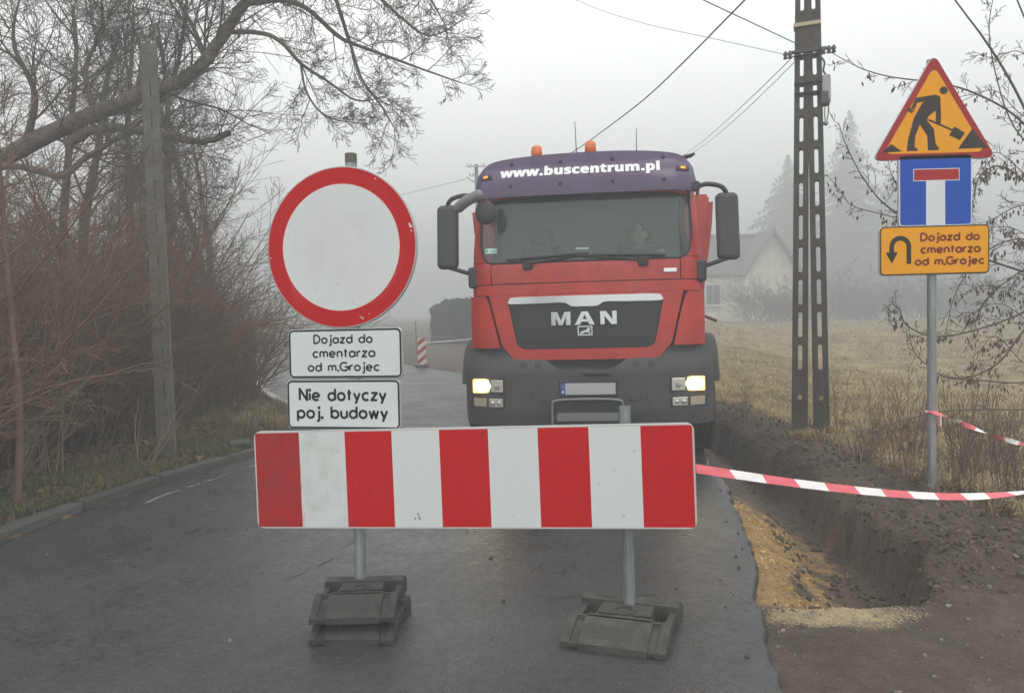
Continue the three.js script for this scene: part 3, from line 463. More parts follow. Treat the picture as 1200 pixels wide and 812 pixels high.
// barrier tapes
function tapeTex(flip) { return print(512, 32, (x, w, h) => { x.fillStyle = '#e2dedc'; x.fillRect(0, 0, w, h); x.fillStyle = '#d4606a'; x.beginPath(); x.moveTo(0, 0); x.lineTo(w * 0.46, 0); x.lineTo(w * 0.54, h); x.lineTo(0, h); x.fill(); x.beginPath(); x.moveTo(w * 0.96, 0); x.lineTo(w, 0); x.lineTo(w, h); x.fill(); }, 17, 0.02); }
function tape(pts, width, period, twist) {
  const c = new THREE.CatmullRomCurve3(pts), L = c.getLength(), n = Math.round(L / 0.02), pos = [], uv = [], idx = [];
  for (let i = 0; i <= n; i++) {
    const s = i / n, p = c.getPointAt(s), t = c.getTangentAt(s), side = V(0, 1, 0).cross(t).normalize(), up = t.clone().cross(side), a = twist(s), w = width * (1 + 0.06 * fbm(s * 20, 1, 1)), d = up.multiplyScalar(Math.cos(a)).addScaledVector(side, Math.sin(a)).multiplyScalar(w / 2);
    pos.push(p.x + d.x, p.y + d.y, p.z + d.z, p.x, p.y, p.z, p.x - d.x, p.y - d.y, p.z - d.z); const k = 0.006 * Math.sin(s * 90); pos[pos.length - 4] += k; uv.push(s * L / period, 1, s * L / period, 0.5, s * L / period, 0);
    if (i) for (let q = 0; q < 2; q++) { const o = 3 * i + q; idx.push(o - 3, o, o - 2, o - 2, o, o + 1); }
  }
  const g = new THREE.BufferGeometry(); g.setAttribute('position', new THREE.Float32BufferAttribute(pos, 3)); g.setAttribute('uv', new THREE.Float32BufferAttribute(uv, 2)); g.setIndex(idx); g.computeVertexNormals(); return g;
}
{
  const tx = tapeTex(); tx.wrapS = THREE.RepeatWrapping; const M_TAPE = phy(0xffffff, 0.45, { map: tx, side: THREE.DoubleSide });
  solo('barrier_tape', tape([at(816, 549, 3.68), at(868, 557, 3.8), at(940, 567, 4.0), at(1010, 575, 4.2), at(1070, 580, 4.4), at(1120, 582, 4.55), at(1165, 580.5, 4.7), at(1215, 575, 4.9), at(1290, 566, 5.2)], 0.046, 0.46, (s) => 0.45 + 0.4 * s + 0.75 * sstep(0.6, 0.8, s)), M_TAPE, 'red and white plastic tape sagging from the striped board past the yellow sign post', 'barrier tape');
  solo('barrier_tape', tape([at(1094, 483, 6.14), at(1120, 492, 6.1), at(1150, 505, 6.05), at(1180, 515, 6.0), at(1225, 528, 5.7), at(1290, 545, 5.2)], 0.036, 0.22, (s) => 0.5 + 14 * s), M_TAPE, 'narrow twisted red and white tape tied to the yellow sign post', 'barrier tape');
  solo('tape_knot', mergeGeometries([new THREE.TorusGeometry(0.037, 0.012, 6, 18).rotateX(1.57), box(0.03, 0.11, 0.008, 0.05, -0.06, 0.02)].map(g => g.index ? g.toNonIndexed() : g)), M_TAPE, 'tape wound and knotted round the yellow sign post', 'tape knot').position.copy(at(1093, 483, 6.2));
  // iron stake holding both tapes beyond the verge
  const b = at(1290, 555, 5.2); b.y = land(b.x, b.z) - 0.1; solo('tape_stake', rod(b, b.clone().add(V(0.02, 1.1, 0)), 0.014), std([0.12, 0.08, 0.06], 0.8), 'rusty iron stake to which the tapes are tied', 'stake');
}
// ---------------------------------------------------------------- concrete utility poles
const M_CONC = std([0.13, 0.122, 0.104], 0.92, { map: concGrain, bumpMap: concGrain, bumpScale: 0.012 }), M_CONC_D = std([0.085, 0.07, 0.06], 0.92, { map: concGrain, bumpMap: concGrain, bumpScale: 0.012 });
function slottedLeg(L, w0, w1, depth, slots, sw0, sw1) { // tapered leg with through slots: rows [y0, y1]
  const s = new THREE.Shape(); s.moveTo(-w0 / 2, 0); s.lineTo(w0 / 2, 0); s.lineTo(w1 / 2, L); s.lineTo(-w1 / 2, L); s.closePath();
  for (const [a, b] of slots) { const k = lerp(sw0, sw1, (a + b) / 2 / L) / 2, h = new THREE.Path(); h.moveTo(-k, a + k); h.absarc(0, a + k, k, Math.PI, 2 * Math.PI, false); h.lineTo(k, b - k); h.absarc(0, b - k, k, 0, Math.PI, false); h.closePath(); s.holes.push(h); }
  return new THREE.ExtrudeGeometry(s, { depth, bevelEnabled: true, bevelSize: 0.008, bevelThickness: 0.01, bevelSegments: 2, curveSegments: 6 }).translate(0, 0, -depth / 2);
}
let poleTop;
{
  const Z = 9.15, t = thing('power_pole', 'dark double legged concrete power pole with rows of slots and a grey box', 'utility pole');
  const foot = at(951, 515, Z); foot.y = land(foot.x, foot.z) - 0.1; const top = at(946.5, 0, Z), axis = top.clone().sub(foot), loc = placed(t, foot, basis(V(0.93, 0, 0.37), axis)), L = loc(top).y + 2.1;
  const leg = (xb, xt, name) => {
    const b = loc(at(xb, 515, Z)), q = loc(at(xt, 0, Z)), slope = (q.x - b.x) / (q.y - b.y), slots = []; b.y = 0;
    slots.push([loc(at(xb, 470, Z)).y, loc(at(xb, 462, Z)).y]);
    for (let k = 0; k < 17; k++) { const y0 = 434 - k * 38.2, a = loc(at(951, y0, Z)).y, e = loc(at(951, y0 - 31, Z)).y; if (e < L - 0.2 && !(k === 10)) slots.push([a, e]); }
    const m = part(name, slottedLeg(L, 0.168, 0.125, 0.09, slots, 0.066, 0.052), M_CONC_D, t, [b.x, 0, 0], [0, 0, -Math.atan(slope)]); return m;
  };
  leg(937.5, 940.5, 'leg'); leg(963.5, 953.5, 'leg').position.z = -0.004;
  const H = (y) => loc(at(948, y, Z)).y;
  part('band', box(0.3, 0.045, 0.17, 0, H(30), 0), std([0.42, 0.37, 0.26], 0.8), t);
  
  const iron = std([0.06, 0.06, 0.065], 0.6, { metalness: 0.5 });
  part('cross_arm', box(0.42, 0.035, 0.04, 0.0, H(62), 0.09), iron, t); for (const q of [66, 98, 110]) part('clamp', box(0.3, 0.014, 0.2, 0, H(q), 0), iron, t);
  for (const x of [-0.24, -0.19, 0.17, 0.23, 0.28]) part('insulator', new THREE.LatheGeometry([[0, -0.05], [0.025, -0.045], [0.018, -0.01], [0.03, 0], [0.02, 0.03], [0, 0.05]].map(q => new THREE.Vector2(...q)), 12), std([0.05, 0.05, 0.06], 0.3), t, [x, H(64), 0.1]);
  const bx = part('junction_box', box(0.095, 0.3, 0.16, 0.20, H(107), 0.02, 0.02), std([0.30, 0.31, 0.31], 0.6), t); part('cover', box(0.1, 0.16, 0.165, 0.185, H(118), 0.02, 0.02), std([0.06, 0.06, 0.06], 0.6), bx); part('bracket', box(0.16, 0.03, 0.03, 0.1, H(98), 0.03), M_ZINC, bx);
  part('cable', bentTube([V(0.12, H(68), 0.08), V(0.18, H(78), 0.1), V(0.17, H(88), 0.08), V(0.2, H(92), 0.05)], 0.011), iron, t); part('cable', bentTube([V(0.185, H(123), 0.02), V(0.18, H(138), 0.03), V(0.19, H(146), 0.03), V(0.215, H(138), 0.03), V(0.22, H(122), 0.02)], 0.006), iron, t);
  part('drop_weight', new THREE.SphereGeometry(0.03, 12, 8).translate(0.19, H(147), 0.03), M_ZINC, t);
  poleTop = (x, y, z) => V(x, y, z).applyQuaternion(t.quaternion).add(t.position);
  t.userData.h = H;
}
{
  const Z = 8.45, t = thing('concrete_pole', 'leaning weathered concrete pole stub in front of the brown thicket', 'utility pole');
  const foot = at(196, 548, Z), top = at(172.5, 54, Z), axis = top.clone().sub(foot); foot.addScaledVector(axis, -0.03); const loc = placed(t, foot, basis(V(1, 0, -0.45), axis)), L = loc(top).y, slots = [];
  for (let k = 0; k < 11; k++) slots.push([0.55 + k * 0.36, 0.75 + k * 0.36]);
  part('shaft', slottedLeg(L, 0.2, 0.15, 0.02, slots, 0.024, 0.018).translate(0, 0, 0.055), M_CONC, t); part('back_flange', slottedLeg(L - 0.004, 0.2, 0.15, 0.07, [], 0, 0).translate(0, 0, -0.02), M_CONC, t);
  part('earth_wire', bentTube([V(0.085, 0.1, 0.075), V(0.08, L * 0.5, 0.072), V(0.07, L * 0.96, 0.068)], 0.004), M_ZINC, t);
}
// ---------------------------------------------------------------- the truck (local frame: x to its left hand side as it faces us, y up, z forwards; z = 0 at the bumper)
const fontS = await new FontLoader().loadAsync('fonts/droid/droid_sans_bold.typeface.json');
{
  const truck = thing('tipper_truck', 'red tipper truck with purple sun visor and lit headlights facing the barrier', 'truck', [0.725, 0, -7.62], -0.14);
  const dust = tile(512, 51, [[4], [14], [60], [200]], (v, r) => grey(0.78 + 0.2 * (v[0] - 0.5) + 0.14 * (v[1] - 0.5) + 0.1 * (v[2] - 0.5) + 0.06 * r), false), duR = tile(256, 52, [[4], [16], [64]], (v) => grey(0.45 + 0.3 * (v[0] - 0.5) + 0.2 * (v[1] - 0.5) + 0.2 * v[2]), false);
  const M_RED = phy([0.54, 0.034, 0.022], 0.75, { map: dust, roughnessMap: duR, clearcoat: 0.22, clearcoatRoughness: 0.35 }), M_DARK = std([0.018, 0.018, 0.019], 0.7), M_GREY = std([0.07, 0.071, 0.074], 0.72, { map: dust }), M_BLACK = std([0.022, 0.022, 0.024], 0.5), M_CHROME = std([0.62, 0.63, 0.64], 0.28, { metalness: 0.9 });
  const M_GLASS = phy([0.66, 0.80, 0.77], 0.03, { transmission: 0.94, thickness: 0, ior: 1.5 }), M_VISOR = phy([0.105, 0.06, 0.155], 0.25, { transmission: 0.4, thickness: 0, clearcoat: 0.2, map: dust }), M_RUBBER = std([0.022, 0.021, 0.02], 0.85, { map: rubGrain, bumpMap: rubGrain, bumpScale: 0.01 }), M_DIRTY = std([0.06, 0.05, 0.042], 0.9, { map: dust });
  const HW = table([[0, 1.16], [2.0, 1.16], [2.75, 1.11], [3.0, 1.05], [3.2, 0.95]]), Z0 = table([[0, 0], [1.0, -0.02], [1.9, -0.02], [2.05, -0.03], [2.75, -0.15], [3.0, -0.24], [3.1, -0.36], [3.2, -0.6]]);
  const front = (x, y) => { const t = Math.min(1, Math.abs(x) / HW(y)); return Z0(y) - 0.07 * t * t - 0.2 * Math.pow(t, 9); };
  // panel bent to the cab front: rows [key, low, high]; columns = true reads them as [x, y low, y high]
  function panel(name, rows, mat, parent, { off = 0, t = 0.02, nu = 30, nv = 16, columns = false, f = front, round = 0.006 } = {}) {
    const lo = table(rows.map(r => [r[0], r[1]])), hi = table(rows.map(r => [r[0], r[2]])), k0 = rows[0][0], k1 = rows.at(-1)[0], pos = [], uv = [], idx = [], W = nu + 3;
    const vs = [k0, k0, ...Array.from({ length: nv + 1 }, (_, j) => lerp(k0, k1, j / nv)), k1, k1];
    const ext = vs.map((v, j) => { const e = j === 0 || j === vs.length - 1 ? t : j === 1 || j === vs.length - 2 ? round : 0; return [v, e]; });
    ext.forEach(([v, ev], j) => {
      const a = lo(v), b = hi(v); for (let i = -1; i <= nu + 1; i++) {
        const s = clamp(i / nu, 0, 1), w = lerp(a, b, s), x = columns ? v : w, y = columns ? w : v, eu = i < 0 || i > nu ? t : 0;
        pos.push(x, y, f(x, y) + off - Math.max(ev, eu)); uv.push(x, y);
        if (j && i > -1) { const o = j * W + i + 1; const q = columns ? [o - W - 1, o - 1, o - W, o - W, o - 1, o].reverse() : [o - W - 1, o - W, o - 1, o - W, o, o - 1]; idx.push(...q); }
      }
    });
    const g = new THREE.BufferGeometry(); g.setAttribute('position', new THREE.Float32BufferAttribute(pos, 3)); g.setAttribute('uv', new THREE.Float32BufferAttribute(uv, 2)); g.setIndex(idx);
    return part(name, toCreasedNormals(g, 0.7), mat, parent);
  }
  const bend = (g, f, off) => { const p = g.attributes.position; for (let i = 0; i < p.count; i++) p.setZ(i, p.getZ(i) + f(p.getX(i), p.getY(i)) + off); g.computeVertexNormals(); return g; };

  // cab shell behind the panels
  const cab = new THREE.Group(); cab.name = 'cab'; truck.add(cab);
  const BACK = -1.72;
  { // lower box, sides, back wall, roof
    const sideShape = new THREE.Shape([[-0.3, 1.0], [-0.3, 2.04], [-0.44, 2.72], [-0.62, 2.9], [-0.9, 2.98], [-1.55, 3.0], [BACK, 2.95], [BACK, 0.95]].map(q => new THREE.Vector2(...q)));
    const win = new THREE.Path([[-0.5, 2.06], [-1.3, 2.06], [-1.3, 2.7], [-0.62, 2.7]].map(q => new THREE.Vector2(...q))); sideShape.holes.push(win);
    for (const s of [-1, 1]) {
      const g = new THREE.ExtrudeGeometry(sideShape, { depth: 0.03, bevelEnabled: false, curveSegments: 4, steps: 1 }).rotateY(-Math.PI / 2).translate(0.015, 0, 0), p = g.attributes.position;
      for (let i = 0; i < p.count; i++) p.setX(i, p.getX(i) + s * (HW(p.getY(i)) - 0.016)); g.computeVertexNormals();
      const wall = part('side_wall', g, M_RED, cab);
      const dp = new THREE.PlaneGeometry(0.8, 0.64).rotateY(Math.PI / 2).translate(s * 1.128, 2.38, -0.94); part('side_window', dp, M_GLASS, cab);
      part('door_handle', box(0.025, 0.04, 0.2, s * 1.17, 1.85, -1.2), M_BLACK, wall);
      part('entry_step', box(0.1, 0.05, 0.5, s * 1.19, 0.75, -1.5), M_DARK, truck);
    }
    part('back_wall', box(2.26, 2.0, 0.04, 0, 2.0, BACK + 0.03), std([0.2, 0.21, 0.205], 0.9), cab);
    part('floor', box(2.24, 0.06, 1.6, 0, 1.0, -0.95), M_DARK, cab);
    // roof skin
    const pos = [], idx = [], uv = [], N = 24, prof = [[-0.16, 2.74], [-0.27, 2.9], [-0.42, 2.98], [-0.62, 3.01], [-1.5, 3.05], [BACK, 3.0]];
    prof.forEach(([z, y], j) => { for (let i = 0; i <= N; i++) { const u = i / N * 2 - 1, t = Math.abs(u), x = u * (HW(Math.min(y, 2.9)) + 0.0), yy = y - 0.05 * t * t - 0.12 * Math.pow(t, 8) * (y > 2.9 ? 1 : 0); pos.push(x, yy, z - (j < 3 ? 0.05 * t * t + 0.17 * Math.pow(t, 9) : 0)); uv.push(x, z); if (i && j) { const o = j * (N + 1) + i; idx.push(o - N - 2, o - N - 1, o - 1, o - N - 1, o, o - 1); } } });
    const g = new THREE.BufferGeometry(); g.setAttribute('position', new THREE.Float32BufferAttribute(pos, 3)); g.setAttribute('uv', new THREE.Float32BufferAttribute(uv, 2)); g.setIndex(idx); g.computeVertexNormals(); part('roof', g, M_RED, cab);
    // dark inner front wall under the panels
    panel('front_shell', [[0.98, -1.12, 1.12], [2.05, -1.12, 1.12]], M_DARK, cab, { off: -0.035, t: 0.06 });
  }
  const wsEdge = table([[2.06, 0.93], [2.075, 0.975], [2.1, 1.008], [2.16, 1.038], [2.3, 1.055], [2.76, 1.045]]);
  const wsRows = [2.06, 2.075, 2.1, 2.16, 2.3, 2.45, 2.6, 2.76].map(y => [y, -wsEdge(y), wsEdge(y)]);
  const ws = new THREE.Group(); ws.name = 'windscreen'; cab.add(ws);
  { // single sheet of glass
    const pos = [], idx = [], uv = [], NU = 30, NV = 16; for (let j = 0; j <= NV; j++) { const y = lerp(2.065, 2.76, Math.pow(j / NV, 1.3)), e = wsEdge(y) - 0.004; for (let i = 0; i <= NU; i++) { const x = lerp(-e, e, i / NU); pos.push(x, y, front(x, y) - 0.012); uv.push(x, y); if (i && j) { const o = j * (NU + 1) + i; idx.push(o - NU - 2, o - NU - 1, o - 1, o - NU - 1, o, o - 1); } } }
    const g = new THREE.BufferGeometry(); g.setAttribute('position', new THREE.Float32BufferAttribute(pos, 3)); g.setAttribute('uv', new THREE.Float32BufferAttribute(uv, 2)); g.setIndex(idx); g.computeVertexNormals(); part('glass', g, M_GLASS, ws);
    const seal = []; for (let k = 0; k <= 40; k++) { const y = lerp(2.76, 2.062, Math.pow(k / 40, 0.5)); seal.push(V(-wsEdge(y), y, front(wsEdge(y), y) - 0.006)); } const r = seal.map(p => V(-p.x, p.y, p.z)).reverse(); part('seal', bentTube([...seal, ...Array.from({ length: 9 }, (_, i) => { const x = lerp(-0.85, 0.85, i / 8); return V(x, 2.058, front(x, 2.058) - 0.006); }), ...r], 0.012, 140, 6), M_DARK, ws);
    const card = print(128, 64, (x) => { x.fillStyle = '#bfe0d6'; x.fillRect(0, 0, 128, 64); x.strokeStyle = '#2b4a44'; x.lineWidth = 7; x.strokeRect(3, 3, 122, 58); x.fillStyle = '#2b4a44'; x.fillRect(18, 14, 8, 36); x.fillRect(26, 26, 10, 10); x.fillRect(52, 30, 52, 7); }, 4, 0.02);
    const sx = -0.94, sy = 2.19; part('toll_sticker', new THREE.PlaneGeometry(0.13, 0.065).translate(sx, sy, front(sx, sy) - 0.005), std(0xffffff, 0.5, { map: card }), ws);
    part('paper_slip', new THREE.PlaneGeometry(0.13, 0.022).rotateX(-0.5).translate(-0.02, 2.19, -0.2), std([0.6, 0.6, 0.58], 0.6), cab);
  }
  for (const s of [-1, 1]) { // pillars
    const rows = [2.075, 2.1, 2.16, 2.3, 2.45, 2.6, 2.78].map(y => s > 0 ? [y, wsEdge(y) + 0.016, HW(y)] : [y, -HW(y), -wsEdge(y) - 0.016]); panel('pillar', rows, M_RED, cab, { nu: 14, t: 0.06 });
    panel('pillar_foot', s > 0 ? [[1.852, 0.945, HW(1.85)], [1.95, 0.945, HW(1.95)], [2.068, 0.945, HW(2.06)]] : [[1.852, -HW(1.85), -0.945], [1.95, -HW(1.95), -0.945], [2.068, -HW(2.06), -0.945]], M_RED, cab, { nu: 14, t: 0.05 });
  }
  panel('service_lid', [[1.852, -0.935, 0.935], [2.046, -0.935, 0.935]], M_RED, cab, { t: 0.05 });
  // wide red nose with the grille opening's frame, corner deflectors
  const nose = panel('nose_panel', [[1.08, -0.70, 0.70], [1.10, -0.735, 0.735], [1.16, -0.78, 0.78], [1.22, -0.835, 0.835], [1.30, -0.86, 0.86], [1.735, -0.965, 0.965]], M_RED, cab, { t: 0.06, off: 0.012, round: 0.012 });
  panel('nose_band', [[1.738, -HW(1.7), HW(1.7)], [1.80, -HW(1.7), HW(1.7)], [1.842, -HW(1.7), HW(1.7)]], M_RED, cab, { t: 0.05 });
  for (const s of [-1, 1]) {
    const r = [[1.205, 0.862], [1.26, 0.872], [1.5, 0.928], [1.70, 0.985], [1.728, 1.01]].map(([y, x]) => s > 0 ? [y, x, HW(y) + 0.012] : [y, -HW(y) - 0.012, -x]);
    panel('corner_deflector', r, M_RED, cab, { nu: 18, t: 0.09, off: 0.042, round: 0.018, f: (x, y) => front(x * 0.97, y) });
  }
  const gr = panel('grille', [[1.205, -0.60, 0.60], [1.225, -0.645, 0.645], [1.27, -0.672, 0.672], [1.66, -0.752, 0.752]], M_BLACK, cab, { off: 0.022, t: 0.03 });
  panel('grille_frame', [[1.19, -0.61, 0.61], [1.21, -0.66, 0.66], [1.265, -0.688, 0.688], [1.672, -0.77, 0.77]], M_DARK, cab, { off: 0.0135, t: 0.03 });
  panel('mesh_recess', [[1.235, -0.6, 0.6], [1.255, -0.62, 0.62], [1.30, -0.63, 0.63]], M_DARK, gr, { off: 0.024, t: 0.02 });
  panel('chrome_strip', [[-0.765, 1.655, 1.668], [-0.74, 1.645, 1.705], [-0.4, 1.645, 1.712], [-0.19, 1.645, 1.713], [-0.13, 1.61, 1.713], [0, 1.606, 1.713], [0.13, 1.61, 1.713], [0.19, 1.645, 1.713], [0.4, 1.645, 1.712], [0.74, 1.645, 1.705], [0.765, 1.655, 1.668]], M_CHROME, gr, { columns: true, nv: 60, nu: 4, off: 0.036, t: 0.03 });
  // lettering MAN, each letter its own piece, and the small emblem below it
  { const wd = [0, 0.245, 0.47]; ['M', 'A', 'N'].forEach((c, i) => {
      const g = new TextGeometry(c, { font: fontS, size: 0.125, depth: 0.014, bevelEnabled: true, bevelSize: 0.004, bevelThickness: 0.004, bevelSegments: 2, curveSegments: 4 }); g.computeBoundingBox(); const b = g.boundingBox; g.translate(-(b.min.x + b.max.x) / 2, 0, 0).scale([1.42, 1.62, 1.45][i], 1, 1).translate([-0.235, 0.0, 0.232][i], 1.425, 0); part('letter', bend(g, (x) => front(x, 1.48), 0.03), M_CHROME, gr); });
    const s = roundRect(0.145, 0.095, 0.008), h = new THREE.Path(roundRect(0.122, 0.073, 0.004).getPoints()); s.holes.push(h);
    const lion = new THREE.Shape([[-0.055, -0.03], [-0.04, -0.012], [-0.015, 0.0], [0.012, 0.006], [0.02, 0.022], [0.034, 0.032], [0.046, 0.026], [0.05, 0.014], [0.044, 0.0], [0.046, -0.02], [0.054, -0.033], [0.036, -0.033], [0.03, -0.016], [0.008, -0.02], [-0.016, -0.022], [-0.024, -0.033]].map(q => new THREE.Vector2(...q)));
    const e = part('emblem', new THREE.ExtrudeGeometry(s, { depth: 0.012, bevelEnabled: false }).translate(0, 1.365, front(0, 1.37) + 0.022), M_CHROME, gr); part('emblem_figure', new THREE.ExtrudeGeometry(lion, { depth: 0.008, bevelEnabled: false }).translate(0, 1.366, front(0, 1.37) + 0.022), M_CHROME, e);
  }
  part('model_badge', bend(box(0.13, 0.04, 0.01, 0.84, 1.935, 0), front, 0.008), M_CHROME, cab);
  // sun visor with web address
  const visF = (x, y) => { const t = Math.min(1, Math.abs(x) / 1.14); return Z0(Math.min(y, 3.02)) + 0.1 - 0.22 * Math.max(0, y - 2.9) - 0.07 * t * t - 0.2 * Math.pow(t, 8); };
  const vis = panel('sun_visor', [[-1.13, 2.73, 2.80], [-1.12, 2.73, 2.9], [-1.08, 2.725, 3.0], [-0.98, 2.72, 3.085], [-0.8, 2.72, 3.12], [-0.4, 2.715, 3.145], [0, 2.715, 3.15], [0.4, 2.715, 3.145], [0.8, 2.72, 3.12], [0.98, 2.72, 3.085], [1.08, 2.725, 3.0], [1.12, 2.73, 2.9], [1.13, 2.73, 2.80]], M_VISOR, cab, { columns: true, f: visF, nv: 64, nu: 14, t: 0.012 });
  const M_WHITE = std([0.72, 0.72, 0.72], 0.5);
  { const str = 'www.buscentrum.pl'; let x = 0; const gs = []; for (const c of str) { const g = new TextGeometry(c, { font: fontS, size: 0.092, depth: 0.002, bevelEnabled: true, bevelSize: 0.0042, bevelThickness: 0.001, bevelSegments: 1, curveSegments: 5 }); g.computeBoundingBox(); gs.push([g, x]); const adv = fontS.data.glyphs[c].ha * 0.092 / fontS.data.resolution; x += adv * 1.02; }
    const k = 1.60 / x; for (const [g, gx] of gs) { g.translate(gx, 0, 0).scale(k, 1, 1).translate(-0.83, 2.925, 0); part('letter', bend(g, visF, 0.003), M_WHITE, vis); } }
  for (const s of [-1, 1]) { const q = part('marker_lamp', bend(box(0.13, 0.055, 0.03, s * 0.99, 2.945, 0, 0.012), visF, 0.008), M_DARK, vis); part('amber_lens', bend(box(0.05, 0.028, 0.02, s * 0.99, 2.948, 0, 0.008), visF, 0.028), std([0.75, 0.25, 0.03], 0.3, { emissive: lin(1, 0.35, 0.04), emissiveIntensity: 0.5 }), q); }
  for (const x of [-0.72, -0.22, 0.3, 0.8]) { part('visor_clip', bend(box(0.03, 0.03, 0.02, x, 2.83, 0), visF, 0.008), M_DARK, vis); part('visor_clip', bend(box(0.035, 0.03, 0.02, x, 3.07, 0), visF, 0.008), M_DARK, vis); }
  for (const x of [-0.24, 0.28]) part('roof_bracket', box(0.08, 0.03, 0.05, x, 3.162, -0.4), M_DARK, cab);
  for (const [x, y] of [[-0.5, 3.18], [0.07, 3.2]]) { const b = part('beacon', new THREE.LatheGeometry([[0, 0.15], [0.035, 0.146], [0.055, 0.125], [0.06, 0.08], [0.062, 0.0], [0, 0]].map(q => new THREE.Vector2(...q)), 24), phy([0.78, 0.17, 0.02], 0.25, { transmission: 0.25, thickness: 0, clearcoat: 0.5 }), truck, [x, y, -0.62]); part('beacon_foot', cyl(0.066, 0.07, 0.1, 20), M_DARK, b, [0, -0.045, 0]); }
  for (const [x, h] of [[-0.08, 0.47], [0.55, 0.36]]) part('antenna', new THREE.CylinderGeometry(0.0035, 0.007, h, 6).translate(0, h / 2, 0), M_DARK, truck, [x, 3.12, -0.75], [0, 0, x < 0 ? 0.03 : -0.02]);
  part('air_horn', [rod(V(0.78, 3.1, -0.75), V(1.1, 3.115, -0.5), 0.022), rod(V(0.85, 3.05, -0.8), V(1.12, 3.12, -0.45), 0.016)], M_BLACK, truck);
  // wipers
  for (const [x0, y0, x1, y1] of [[-0.56, 2.04, 0.05, 2.125], [0.58, 2.04, -0.02, 2.105]]) {
    const w = part('wiper_arm', rod(V(x0, y0, front(x0, y0) + 0.02), V(x1, y1, front(x1, y1) + 0.012), 0.010, 6), M_DARK, cab); part('wiper_blade', rod(V(x0 - (x1 - x0) * 0.35, 2.085, front(x0, 2.08) + 0.006), V(x1, y1 + 0.004, front(x1, y1) + 0.008), 0.013, 6), M_DARK, w); part('wiper_pivot', box(0.1, 0.09, 0.05, x0, 2.03, front(x0, 2.03) + 0.012, 0.015), M_DARK, w);
  }
  // mirrors: arms and housings
  for (const s of [-1, 1]) {
    const m = part('mirror', (() => { const g = new RoundedBoxGeometry(0.225, 0.66, 0.16, 4, 0.055), p = g.attributes.position; for (let i = 0; i < p.count; i++) { const y = p.getY(i); p.setX(i, p.getX(i) * (1 - 0.06 * Math.abs(y)) + s * 0.05 * -y * 0.5); p.setZ(i, p.getZ(i) - 0.12 * p.getX(i) * s); } g.computeVertexNormals(); return g; })(), M_GREY, truck, [s * 1.42, 2.36, -0.3]);
    part('mirror_arm', [bentTube([V(-s * 0.30, 0.40, 0.02), V(-s * 0.2, 0.42, 0.05), V(-s * 0.05, 0.38, 0.05), V(0, 0.3, 0.03)], 0.024, 20, 8), box(0.09, 0.1, 0.09, -s * 0.31, 0.41, 0.0, 0.02)], M_BLACK, m);
    part('mirror_arm', [bentTube([V(-s * 0.28, -0.40, 0.02), V(-s * 0.15, -0.36, 0.05), V(0, -0.31, 0.03)], 0.022, 20, 8), box(0.11, 0.22, 0.13, -s * 0.27, -0.43, 0.02, 0.03)], M_BLACK, m);
  }
  { const k = part('ramp_mirror', bentTube([V(-1.24, 2.63, -0.03), V(-1.15, 2.68, 0.03), V(-1.02, 2.73, 0.06)], 0.055, 16, 12), std([0.17, 0.17, 0.175], 0.6), truck); part('mirror_cap', [new THREE.SphereGeometry(0.055, 12, 8).translate(-1.24, 2.63, -0.03), new THREE.SphereGeometry(0.055, 12, 8).translate(-1.02, 2.73, 0.06)], std([0.17, 0.17, 0.175], 0.6), k);
    const f = part('front_mirror', new THREE.SphereGeometry(0.11, 20, 14).scale(0.95, 1.08, 0.35).translate(-0.96, 2.56, 0.02), M_BLACK, truck); part('front_mirror_arm', rod(V(-0.99, 2.64, 0.02), V(-1.06, 2.7, 0.03), 0.014), M_BLACK, f); }
  // bumper
  const bf = (x, y) => { const t = Math.min(1, Math.abs(x) / 1.27); return 0.05 - 0.08 * t * t - 0.26 * Math.pow(t, 8) - 0.10 * sstep(0.95, 1.2, y) - 0.05 * sstep(0.6, 0.4, y); };
  const topY = table([[0, 0.985], [0.24, 0.985], [0.30, 1.01], [0.39, 1.075], [0.44, 1.085], [0.70, 1.09], [0.75, 1.11], [0.82, 1.185], [0.86, 1.2], [1.16, 1.2], [1.22, 1.16], [1.265, 1.07]]);
  const cols = [], xs = []; for (let i = -40; i <= 40; i++) xs.push(i / 40 * 1.265); for (const x of xs) cols.push([x, 0.42, topY(Math.abs(x))]);
  const bumper = panel('bumper', cols, M_GREY, truck, { columns: true, nv: 96, nu: 18, f: bf, t: 0.16, round: 0.01 });
  panel('air_intake', [[0.95, -0.5, 0.5], [1.14, -0.75, 0.75]], M_DARK, truck, { f: bf, off: -0.09, t: 0.02 });
  for (const [x, y] of [[-0.47, 1.03], [0.49, 1.03], [-0.43, 0.70], [0.47, 0.70], [-0.62, 1.03], [0.64, 1.03], [-0.58, 0.70], [0.62, 0.70]]) part('bolt_cap', cyl(0.026, 0.034, 0.03, 16).rotateX(Math.PI / 2), M_GREY, bumper, [x, y, bf(x, y) + 0.004]);
  const M_PLATE = print(512, 116, (x, w, h) => { x.fillStyle = '#a9abaa'; x.fillRect(0, 0, w, h); x.fillStyle = '#1f3f96'; x.fillRect(0, 0, 46, h); x.fillStyle = '#d8c64a'; for (let i = 0; i < 12; i++) { x.beginPath(); x.arc(23 + 13 * Math.cos(i * 0.5236), 36 + 13 * Math.sin(i * 0.5236), 2.2, 0, 7); x.fill(); } x.fillStyle = '#e6e6e6'; x.fillRect(16, 72, 14, 26); x.strokeStyle = '#3a3a3a'; x.lineWidth = 6; x.strokeRect(3, 3, w - 6, h - 6); }, 31, 0.04);
  const np = part('number_plate', box(0.57, 0.155, 0.02, 0.02, 0.795, bf(0, 0.8) + 0.014, 0.012), M_DARK, bumper); part('plate_face', new THREE.PlaneGeometry(0.545, 0.125).translate(0.02, 0.797, bf(0, 0.8) + 0.026), std(0xffffff, 0.5, { map: M_PLATE }), np);
